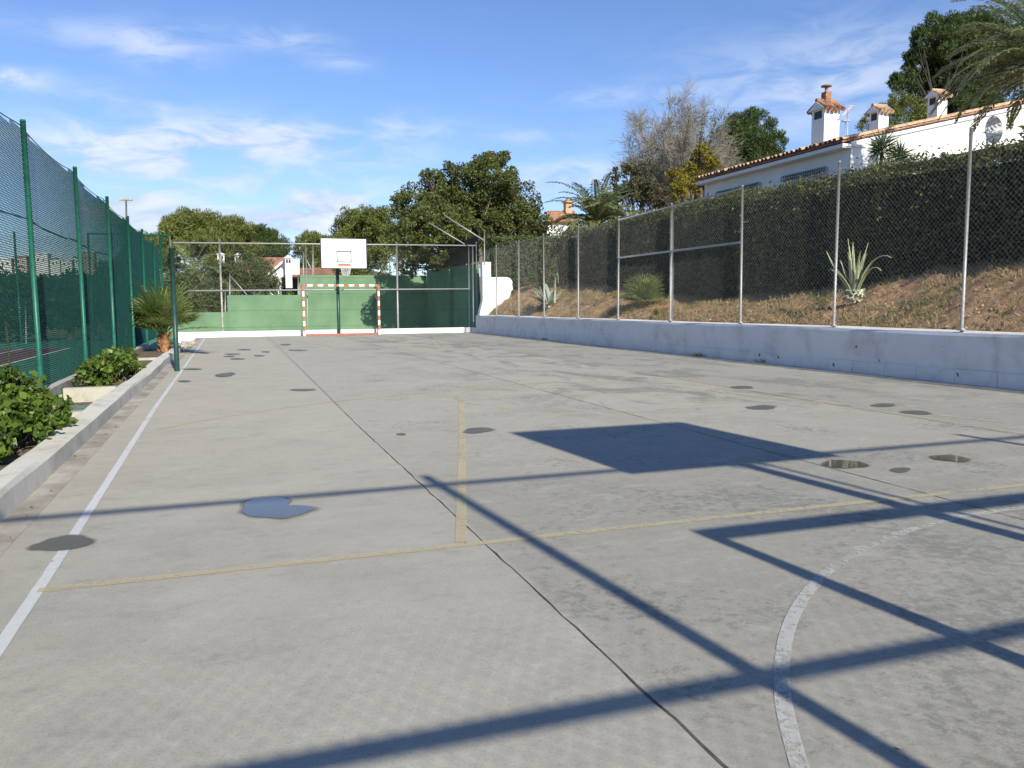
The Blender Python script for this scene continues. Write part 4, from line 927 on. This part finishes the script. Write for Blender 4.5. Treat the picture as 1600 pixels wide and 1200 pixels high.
# right hand trees
G3 = 'pines behind the villa'
tree('pine_tree', 'dense round dark pine between the bare tree and the villa roof', 'pine tree', G3, (38.5, 55, 3), pl([(1160, 205, 30), (1185, 195, 26), (1140, 215, 26), (1205, 225, 22), (1170, 235, 36), (1200, 245, 24), (1135, 245, 26), (1165, 255, 30), (1180, 285, 40)], 55), M['lf_pined'], per=520, size=.28, aspect=.17, k=48, f=.27, up=.6, out_=.7)
tree('pine_tree', 'tall dark pine rising behind the right end of the villa roof beside the big palm', 'pine tree', G3, (34.5, 32, 4),
     pl([(1465, 55, 30), (1490, 90, 46), (1450, 100, 30), (1520, 50, 34), (1550, 75, 40), (1425, 90, 14), (1418, 130, 24), (1455, 140, 34), (1500, 140, 46), (1560, 120, 44), (1400, 128, 12), (1440, 60, 16), (1590, 90, 34), (1500, 175, 50)], 36),
     M['lf_pined'], per=900, size=.22, aspect=.2, k=60, f=.28, up=.5, out_=.8, trunk_r=.24, barkm=M['dark_bark'])
tree('pine_tree', 'low bright pine between the two small chimneys of the villa', 'pine tree', G3, (28, 30, 4), pl([(1405, 165, 20), (1385, 180, 20), (1425, 175, 22), (1355, 190, 10), (1440, 190, 24), (1400, 200, 24), (1345, 200, 8)], 30), M['lf_pine'], per=800, size=.18, aspect=.18, k=22, f=.40, up=.5)
tree('yellowing_bush', 'yellow leaved bush at the left corner of the villa roof', 'bush', None, (21, 33, 3), pl([(1095, 245, 16), (1105, 262, 17), (1088, 268, 18), (1075, 285, 20), (1100, 288, 20), (1060, 300, 18), (1050, 280, 14), (1095, 306, 18)], 33), M['lf_yel'], per=1200, size=.10, aspect=.6, k=20, f=.40)
tree('olive_tree', 'dull green bush under the left side of the bare tree', 'bush', None, (19.5, 38, 3), pl([(1000, 285, 20), (985, 270, 16), (1010, 300, 24), (1030, 310, 20), (990, 310, 20), (1045, 325, 24), (975, 300, 14), (1080, 320, 20), (1015, 265, 14)], 38), M['lf_grey'], per=900, size=.12, aspect=.5, k=18, f=.42)
tree('cypress', 'narrow dark cypress beside the date palm at the left foot of the bare tree', 'cypress', None, (17.8, 36, 2.5), pl([(962, 278, 7), (960, 295, 9), (962, 315, 11), (963, 335, 12), (962, 265, 4), (975, 300, 10)], 36, .1), M['lf_far'], per=1500, size=.12, k=12, up=.8)
# bare tree
def bare_tree(name, label, base, tips, Y, r0, m, twigs=2600, spread=1.0):
    root = empty(name, base, label, 'tree'); g = MB(); b_ = np.array(base, float); P = []; D = []
    c0 = np.mean([t_[:3] for t_ in tips], axis=0); fork = b_+(c0-b_)*.25
    g.tube([b_, (b_+fork)/2+[.1, 0, 0], fork], [r0*1.2, r0, r0*.9], 8)
    for t_ in tips:
        t_ = np.array(t_[:3]); mid = fork+(t_-fork)*.5+rng.normal(size=3)*.25
        g.tube([fork, mid, t_], [r0*.45, r0*.25, r0*.05], 5)
        for k in range(9):
            u_ = .25+.75*rng.random(); s0_ = (mid+(t_-mid)*(u_-.5)*2) if u_ > .5 else fork+(mid-fork)*u_*2
            dd = (t_-fork); dd /= np.linalg.norm(dd); dd = dd+rng.normal(size=3)*.55*spread+[0, 0, .35]; dd /= np.linalg.norm(dd)
            e = s0_+dd*(.5+.9*rng.random()); mm = (s0_+e)/2+rng.normal(size=3)*.06; g.tube([s0_, mm, e], [.022, .014, .005], 4, cap=False)
            for j in range(9):
                s1_ = s0_+(e-s0_)*(.15+.85*rng.random()); d2 = dd+rng.normal(size=3)*.6; d2 /= np.linalg.norm(d2); e2 = s1_+d2*(.25+.45*rng.random())
                g.tube([s1_, e2], [.010, .004], 3, cap=False); P.append(s1_); D.append(e2-s1_)
    g.build('trunk', m, root); P = np.array(P); D = np.array(D)
    # finest twigs
    rep = max(1, int(twigs/len(P))); PP = np.repeat(P, rep, 0)+np.repeat(D, rep, 0)*rng.random((len(P)*rep, 1)); A = np.repeat(D, rep, 0)*.35+rng.normal(size=PP.shape)*.13
    A *= (.5+.8*rng.random((len(A), 1))); quads('twigs', PP+A, A, perp(A)*.008, M['lf_twig'], root)
    return root
M['lf_twig'] = leafmat('grey_twigs', (.19, .17, .135), (.31, .28, .22), None, 0, .05)
tips = pl([(px, py, 5) for px, py in ((1000, 195), (1010, 215), (985, 235), (1025, 205), (1045, 175), (1060, 170), (1050, 200), (1075, 190), (1035, 240), (1060, 235), (1005, 260), (990, 270), (1085, 220), (1070, 255), (1020, 235), (1095, 235), (1040, 215), (1080, 205), (1030, 270), (1055, 280), (995, 215), (1065, 215))], 38, 12)
bare_tree('bare_tree', 'leafless grey tree with upright twiggy crown above the hedge', (22.4, 38, 3), tips, 38, .16, M['pale_bark'], 30000)
tips = pl([(px, py, 5) for px, py in ((1110, 185), (1120, 205), (1100, 200), (1130, 235), (1140, 255), (1115, 240), (1150, 270), (1125, 265), (1105, 250), (1092, 190))], 42, 12)
bare_tree('bare_tree', 'smaller leafless tree between the big bare tree and the round pine', (26.5, 42, 3), tips, 42, .13, M['pale_bark'], 14000)
tree('olive_tree', 'sparse grey green tree top between the two bare trees', 'tree', None, (25, 41, 3), pl([(1092, 195, 12), (1088, 215, 12), (1110, 215, 14), (1098, 180, 8), (1118, 190, 9)], 41), M['lf_olive'], per=220, size=.14, aspect=.4, k=12, f=.4)

# ---- palms
def frond(g, P, A, Bv, base, az_, el_, ln, droop, lw, nl=34, r=.02, vee=.5, twist=0.0):
    k = 14; s_ = np.linspace(0, 1, k); d0 = np.array([math.cos(az_)*math.cos(el_), math.sin(az_)*math.cos(el_), math.sin(el_)])
    h = np.array([math.cos(az_), math.sin(az_), 0.0]); e = el_; pts = [np.array(base, float)]
    for i in range(k-1):
        e -= droop/(k-1)*(.4+1.2*i/(k-1)); pts.append(pts[-1]+(h*math.cos(e)+np.array([0, 0, math.sin(e)]))*ln/(k-1))
    pts = np.array(pts); g.tube(pts, r*(1-.8*s_), 5, cap=False)
    side = np.array([-math.sin(az_), math.cos(az_), 0.0])
    for j in range(nl):
        u_ = .12+.88*(j+.5)/nl; f_ = u_*(k-1); i = min(int(f_), k-2); c = pts[i]+(pts[i+1]-pts[i])*(f_-i); tg = pts[i+1]-pts[i]; tg = tg/np.linalg.norm(tg); up_ = np.cross(side, tg)*-1
        if up_[2] < 0: up_ = -up_
        l_ = lw*(math.sin(PI*min(1, u_*.86+.1))**.6)*(.85+.3*rng.random())
        for s2 in (-1, 1):
            d = side*s2*1.0+tg*(.55+.6*u_)+up_*vee*(.6+.6*rng.random())+rng.normal(size=3)*.08; d[2] -= .25; d /= np.linalg.norm(d)
            e_ = np.cross(d, up_); e_ /= np.linalg.norm(e_)+1e-9
            # two pieces so the leaflet bends
            h1 = c+d*l_*.5; d2 = d+np.array([0, 0, -.5]); d2 /= np.linalg.norm(d2)
            P.append(c+d*l_*.27); A.append(d*l_*.29); Bv.append(e_*.036*lw/.42)
            P.append(h1+d2*l_*.25); A.append(d2*l_*.27); Bv.append(e_*.030*lw/.42)
def date_palm(label, base, crown, fr, ln, lw, tr, nl=34, group=None, fr_spec=None):
    root = empty('date_palm', base, label, 'palm tree', group); g = MB(); P = []; A = []; Bv = []; n = fr
    spec = fr_spec or [(i*2.399+rng.normal()*.15, R(82-80*(i/n)**.9+rng.normal()*6), 1+.12*rng.normal()) for i in range(n)]
    for az_, el_, k in spec: frond(g, P, A, Bv, crown, az_, el_, ln*k, R(58)+rng.random()*.5, lw, nl)
    fr_o = g.build('frond_stems', M['lf_date'], root)
    quads('fronds', P, np.array(A), np.array(Bv), M['lf_date'], root, np.clip(rng.normal(.5, .25, len(P)), 0, 1))
    g = MB(); b_ = np.array(base, float); c = np.array(crown, float); ks = 14; pts = [b_+(c-b_)*i/ks for i in range(ks+1)]; rr = [tr*(1.0+.12*(i % 2)) for i in range(ks+1)]
    g.tube(pts, rr, 12); g.tube([c-[0, 0, .35], c-[0, 0, .1], c+[0, 0, .1]], [tr*1.1, tr*1.5, tr*.5], 12)
    g.build('trunk', M['palm_bark'], root); return root
c = onY(935, 352, 34); date_palm('bushy date palm with arching fronds behind the middle of the hedge', (c[0], c[1], 2.0), c, 64, 2.45, .42, .22, 34)
c = onY(1648, 110, 14.5)
date_palm('large date palm leaning into the top right corner', (c[0], c[1], 2.5), c, 60, 2.75, .34, .25, 52)
c = onY(300, 420, 50); date_palm('date palm with tall pale fronds behind the far left fence', (c[0], c[1]+2, .0), c-[0, 0, .9], 26, 3.0, .45, .25, 26)
# fan palms
def fan_palm(label, base, leaves, m, ttop, cat='fan palm'):
    """leaves: (azimuth, elevation, stalk length, blade radius)"""
    root = empty('fan_palm', base, label, cat); g = MB(); P = []; A = []; Bv = []; V_ = []
    c0 = np.array(base, float)+[0, 0, ttop]
    for az_, el_, sl_, br in leaves:
        d = np.array([math.cos(az_)*math.cos(el_), math.sin(az_)*math.cos(el_), math.sin(el_)]); hub = c0+d*sl_; g.tube([c0, (c0+hub)/2+[0, 0, .03], hub], [.014, .01, .008], 5, cap=False)
        side = np.cross(d, [0, 0, 1]); side /= np.linalg.norm(side)+1e-9; nrm = np.cross(side, d); n = 30; t0 = rng.normal()*.12; v_ = np.clip(rng.normal(.5, .3), 0, 1)
        for i in range(n):
            th = (i/(n-1)-.5)*R(230)+t0; dd = d*math.cos(th)+side*math.sin(th)+nrm*(-.18*math.cos(th)+.12*(1 if i % 2 else -1)*.3); dd /= np.linalg.norm(dd); l_ = br*(.8+.25*math.cos(th))*(.93+.14*rng.random())
            e_ = np.cross(dd, nrm); e_ /= np.linalg.norm(e_)
            P.append(hub+dd*l_*.48); A.append(dd*l_*.5); Bv.append(e_*l_*.058)
            d2 = dd+[0, 0, -.35]; d2 /= np.linalg.norm(d2); P.append(hub+dd*l_*.9+d2*l_*.08); A.append(d2*l_*.16); Bv.append(e_*l_*.022); V_ += [v_, v_]
    quads('fan_leaves', P, np.array(A), np.array(Bv), m, root, np.clip(np.array(V_)+rng.normal(0, .12, len(P)), 0, 1)); g.build('leaf_stalks', m, root)
    g = MB(); b_ = np.array(base, float); g.tube([b_-[0, 0, .05], b_+[0, 0, ttop*.5], b_+[0, 0, ttop]], [.10, .13, .09], 12); 
    for i in range(50):                                 # fibrous leaf bases
        a_ = rng.random()*6.28; z_ = rng.random()*ttop; dd = np.array([math.cos(a_), math.sin(a_), .9]); p0 = b_+[.1*math.cos(a_), .1*math.sin(a_), z_]; g.tube([p0, p0+dd*.09], [.022, .006], 4)
    g.build('trunk', M['palm_bark'], root); return root
q = G(258, 549, .1)
lv = [(rng.random()*6.28, R(rng.uniform(20, 85)), rng.uniform(.35, .70), rng.uniform(.52, .68)) for _ in range(26)]
lv += [(R(0), R(38), .62, .62), (R(-8), R(12), .72, .60), (R(-60), R(55), .7, .55), (R(200), R(70), .75, .62), (R(-100), R(30), .6, .5), (R(10), R(60), .85, .6), (R(250), R(50), .75, .6), (R(170), R(55), .8, .55)]
fan_palm('fan palm with brown trunk growing at the end of the left planter kerb', (q[0], q[1], .07), lv, M['lf_fan'], .46)
q = onX(1005, 470, 11.3); zb = float(bank_z(np.array(11.3), np.array(q[1])))
lv = [(rng.random()*6.28, R(rng.uniform(12, 85)), rng.uniform(.18, .42), rng.uniform(.48, .64)) for _ in range(20)]
fan_palm('low bushy fan palm on the earth bank behind the fence gate section', (11.3, q[1], zb), lv, M['lf_fan'], .12)
# agaves
def agave(label, base, leaves, m, dead=0, cat='agave', wmax=.07, stub=False):
    root = empty('agave', base, label, cat); b_ = np.array(base, float); g = MB(); attr = []
    def blade(az_, el_, ln, droop, w):
        k = 12; h = np.array([math.cos(az_), math.sin(az_), 0]); side = np.array([-math.sin(az_), math.cos(az_), 0]); e = el_; pts = [b_+h*.05]
        for i in range(k-1):
            e -= droop*(.1+1.8*(i/(k-1))**2)/(k-1); pts.append(pts[-1]+(h*math.cos(e)+np.array([0, 0, math.sin(e)]))*ln/(k-1))
        pts = np.array(pts); V = []
        for i, p_ in enumerate(pts):
            u_ = i/(k-1); ww = w*(1-u_)**.7*(.75+1.0*math.sin(min(1, u_*2.2)*PI/2)*.6)+.002; tg = pts[min(i+1, k-1)]-pts[max(i-1, 0)]; tg /= np.linalg.norm(tg); up_ = np.cross(tg, side)
            if up_ @ np.array([0, 0, 1]) < 0 and e > 0: up_ = -up_
            V += [p_-side*ww, p_-side*ww*.66-up_*ww*.1, p_-up_*ww*.45, p_+side*ww*.66-up_*ww*.1, p_+side*ww]
        F = []; at_ = []
        for i in range(k-1):
            for j in range(4):
                F.append((i*5+j, i*5+j+1, (i+1)*5+j+1, (i+1)*5+j)); at_.append(1.0 if j in (0, 3) else .15)
        g.add(V, F, 0, True); attr.extend(at_)
    for l_ in leaves: blade(*l_)
    o = g.build('leaves', m, root); a_ = o.data.attributes.new('v', 'FLOAT', 'FACE'); a_.data.foreach_set('value', np.array(attr, np.float32))
    md = o.modifiers.new('thickness', 'SOLIDIFY'); md.thickness = .008
    if stub:
        g = MB()
        for i in range(60):
            a1 = rng.random()*6.28; z_ = -.12+.2*rng.random(); p0 = b_+[.09*math.cos(a1), .09*math.sin(a1), z_]; g.tube([p0, p0+[.11*math.cos(a1), .11*math.sin(a1), .05]], [.035, .02], 6)
        g.build('leaf_stubs', M['stub'], root)
    return root
M['stub'] = simple('cut_agave_stubs', (.42, .42, .30), .9, 0, .6, 18)
q = onX(1335, 448, 11.25); yb_ = float(q[1]); zb = float(bank_z(np.array(11.25), np.array(yb_)))
lv = [(R(a1), R(e1), l1, d1, w1) for a1, e1, l1, d1, w1 in ((96, 50, 1.12, -.25, .032), (92, 84, .95, .1, .04), (60, 80, 1.05, .12, .042), (-60, 82, 1.0, .2, .04), (150, 86, 1.08, .1, .04), (-82, 72, 1.15, 2.7, .036), (-95, 64, .95, 2.9, .034),
      (-86, 80, .8, .5, .04), (100, 70, .75, .3, .04), (20, 76, .85, .5, .04), (200, 78, .85, .4, .04), (88, 60, .95, 2.2, .034), (180, 60, .7, 1.4, .038), (-120, 74, .9, .6, .036), (80, 20, .5, .4, .03))]
agave('variegated agave with upright cream edged leaves on the bank between two fence posts', (11.25, yb_, zb+.16), lv, M['lf_agavev'], stub=True)
q = onX(858, 486, 10.95); yb_ = float(q[1]); zb = float(bank_z(np.array(10.95), np.array(yb_)))
lv = [(R(a1), R(e1), l1, d1, .105) for a1, e1, l1, d1 in ((95, 55, 1.1, 1.2), (110, 40, 1.1, .8), (80, 65, 1.2, 1.6), (130, 30, 1.0, .6), (60, 50, 1.0, 1.3), (90, 75, 1.1, 1.9), (150, 60, .9, 1), (200, 50, .8, 1), (-90, 60, .7, 1.2), (-60, 35, .6, .8), (100, 20, 1.0, .2), (-100, 25, .6, .5), (20, 50, .8, 1), (85, 35, 1.15, .6))]
agave('sprawling blue grey agave leaning left on the bank near the white wall stub', (10.95, yb_, zb+.12), lv, M['lf_agave'], stub=True)
q0 = onX(863, 480, 10.95)
g = MB(); a_ = np.array([11.0, float(q0[1])-.1, zb+.2]); g.tube([a_, a_+[0, -.05, .75], a_+[0, -.12, 1.0], a_+[0, -.25, 1.06], a_+[0, -.33, .95], a_+[0, -.34, .7]], [.03, .025, .02, .016, .012, .006], 7); tag(g.build('flower_stalk', M['stub']), 'hooked dry flower stalk beside the blue grey agave', 'stalk')
# small yellow green weed on the bank
q = onX(1005, 485, 10.7)
P = []; A = []
for i in range(70):
    d = np.array([rng.normal()*.5, rng.normal()*.5, 1]); d /= np.linalg.norm(d); l_ = .12+.14*rng.random(); P.append(np.array([10.75, q[1]-.6, .85])+d*l_*.6); A.append(d*l_*.5)
rt = empty('weed', (10.75, q[1]-.6, .8), 'small yellow green weed at the foot of the low fan palm', 'plant'); quads('leaves', P, np.array(A), perp(np.array(A))*.016, M['lf_yel'], rt)
# yuccas in front of the villa gable
for px, py, sc, desc in ((1378, 232, 34, 'left and taller'), (1406, 243, 26, 'right and lower')):
    c = onY(px, py, 16.2); dep = float((c-CAM)@CF); r_ = sc*dep/FPX; rt = empty('yucca', (c[0], c[1], 3.3), 'spiky dark yucca rosette before the white gable, %s of the two' % desc, 'yucca', 'yuccas before the villa')
    n = 190; d = unit(n); d[:, 2] = d[:, 2]*.9+.25; d /= np.linalg.norm(d, axis=1)[:, None]; o_ = np.array([0, 0, 1])*(rng.random((n, 1))-.6)*r_*.5
    l_ = r_*(.7+.35*rng.random(n)); P = c+o_+d*(l_*.52)[:, None]; e_ = perp(d); quads('leaves', P, d*(l_*.5)[:, None], e_*.014, M['lf_yucca'], rt)
    c2 = c-[0, 0, r_*1.1]; d = unit(90); P = c2+d*(.4*r_)*rng.random((90, 1)); quads('lower_leaves', P+d*.15, d*.2, perp(d)*.014, M['lf_yel'], rt)
    g = MB(); g.tube([(c[0], c[1], 3.2), c-[0, 0, .1]], [.06, .045], 8); g.build('trunk', M['bark'], rt)
# tall leafy thicket at the top of the hedge on the right, with pale flowers
tree('leafy_bush', 'dark leafy bush swelling over the hedge at the right edge under the big palm', 'bush', None, (14.2, 9.5, 2), [(14.0, 9.4, 4.0, .75), (14.2, 8.6, 4.3, .8), (13.5, 10.3, 3.9, .5), (13.6, 8.2, 4.1, .7), (14.8, 9.0, 4.6, .7)], M['lf_hedge'], per=1500, size=.10, aspect=.5, k=16, f=.4)

# ---- shrubs in the planters
def shrub(label, lobes, base, m, per, size):
    root = empty('planter_shrub', base, label, 'shrub', 'shrubs in the left planters'); C, Rr = subclumps([(np.array(l[:3]), l[3]) for l in lobes], 16, .42)
    P, A, B_, V = leafset(C, Rr, per, size, .8, .1, .5, .9); ok = (P[:, 2] > .06) & (P[:, 0] > -2.75); keep = P[:, 0] < -1.2-.1*rng.random(len(P)); ok &= keep
    quads('foliage', P[ok], A[ok], B_[ok], m, root, V[ok]); g = MB(); b_ = np.array(base, float)
    for c, r in zip(C[::2], Rr[::2]):
        s0_ = b_+[rng.normal()*.1, (c[1]-b_[1])*.7, 0]; g.tube([s0_, (s0_+c)/2+rng.normal(size=3)*.04, c], [.012, .009, .004], 5)
    g.build('stems', M['bark'], root); return root
shrub('bright leafy shrub nearest the camera spilling over the left planter kerb', [(-1.75, 6.6, .18, .22), (-1.80, 7.1, .26, .25), (-1.8, 7.7, .28, .25), (-1.70, 8.3, .26, .24), (-1.75, 8.8, .2, .2), (-1.6, 7.4, .26, .2), (-1.9, 6.2, .22, .22), (-1.85, 8.1, .42, .24), (-1.58, 8.0, .25, .18), (-1.9, 5.7, .2, .2)], (-1.8, 7.4, .05), M['lf_shrub'], 3600, .066)
shrub('rounded leafy shrub in the second planter beyond the empty one', [(-1.8, 12.6, .20, .24), (-1.8, 13.3, .26, .26), (-1.75, 14.0, .30, .25), (-1.75, 14.8, .28, .24), (-1.7, 15.4, .22, .22), (-1.6, 13.6, .26, .2), (-1.62, 14.6, .27, .18)], (-1.8, 14, .05), M['lf_shrub'], 3300, .066)
n = 90; d = np.c_[rng.normal(0, .4, n), rng.normal(0, .5, n), np.full(n, 1.0)]; d /= np.linalg.norm(d, axis=1)[:, None]; l_ = .1+.16*rng.random(n); P = np.c_[-1.95+.1*rng.normal(size=n), 9.1+.2*rng.normal(size=n), np.full(n, .07)]+d*(l_*.5)[:, None]
rt = empty('dry_weed', (-1.95, 9.1, .05), 'dry straw coloured weed behind the nearest planter shrub', 'weed'); quads('stalks', P, d*(l_*.5)[:, None], perp(d)*.006, M['lf_dry'], rt)
# loose stones where the kerb ends
for px, py, r_, desc in ((299, 539, .13, 'right one'), (288, 545, .16, 'left one'), (290, 538, .12, 'rear one')):
    q = G(px, py); d = unit(40); import bmesh
    bm = bmesh.new(); bmesh.ops.create_icosphere(bm, subdivisions=2, radius=1)
    for v in bm.verts: v.co *= 1+.25*math.sin(v.co.x*3+px)*math.cos(v.co.y*4+v.co.z*2)
    me = bpy.data.meshes.new('stone'); bm.to_mesh(me); bm.free(); me.materials.append(M['stone']); o = bpy.data.objects.new('stone', me); COL.objects.link(o); o.location = (q[0], q[1], r_*.4); o.scale = (r_*1.3, r_, r_*.6)
    tag(o, 'pale loose stone at the end of the planter kerb, %s of three' % desc, 'stone', 'stones at the kerb end')

# grit, dead leaves and weeds caught along the foot of the walls and blown over the court
n = 500; x_ = np.where(rng.random(n) < .45, 9.93-.10*rng.random(n), np.where(rng.random(n) < .55, -1.24+.12*rng.random(n), -1+10.5*rng.random(n))); y_ = 1+32*rng.random(n)
d = unit(n); d[:, 2] *= .15; d /= np.linalg.norm(d, axis=1)[:, None]; sz = .006+.016*rng.random(n)**2; up_ = np.tile([0., 0., 1.], (n, 1)); e_ = np.cross(d, up_)
tag(quads('fallen_leaves', np.c_[x_, y_, np.full(n, .010)], d*sz[:, None], e_*(sz*.5)[:, None], leafmat('dead_leaves', (.10, .07, .04), (.24, .18, .10), None, 0, .1)), 'dead leaves and grit scattered on the court and along its walls', 'litter', kind='stuff')
for px, py, k in ((1115, 556, 60), (1195, 567, 30), (865, 531, 30), (1100, 557, 30)):
    q = G(px, py); dd = np.c_[rng.normal(0, .5, k), rng.normal(0, .7, k), np.full(k, .8)]; dd /= np.linalg.norm(dd, axis=1)[:, None]; l_ = .04+.08*rng.random(k)
    P = np.array([9.90, q[1], .01])+np.c_[rng.normal(0, .015, k), rng.normal(0, .12, k), np.zeros(k)]+dd*(l_*.5)[:, None]
    rt = empty('wall_weed', (9.9, q[1], 0), {1115: 'largest brown weed', 1195: 'nearest small weed', 865: 'farthest small weed', 1100: 'small weed left of the largest one'}[px]+' at the foot of the white retaining wall', 'weed'); quads('stalks', P, dd*(l_*.5)[:, None], perp(dd)*.006, M['lf_dry'], rt)
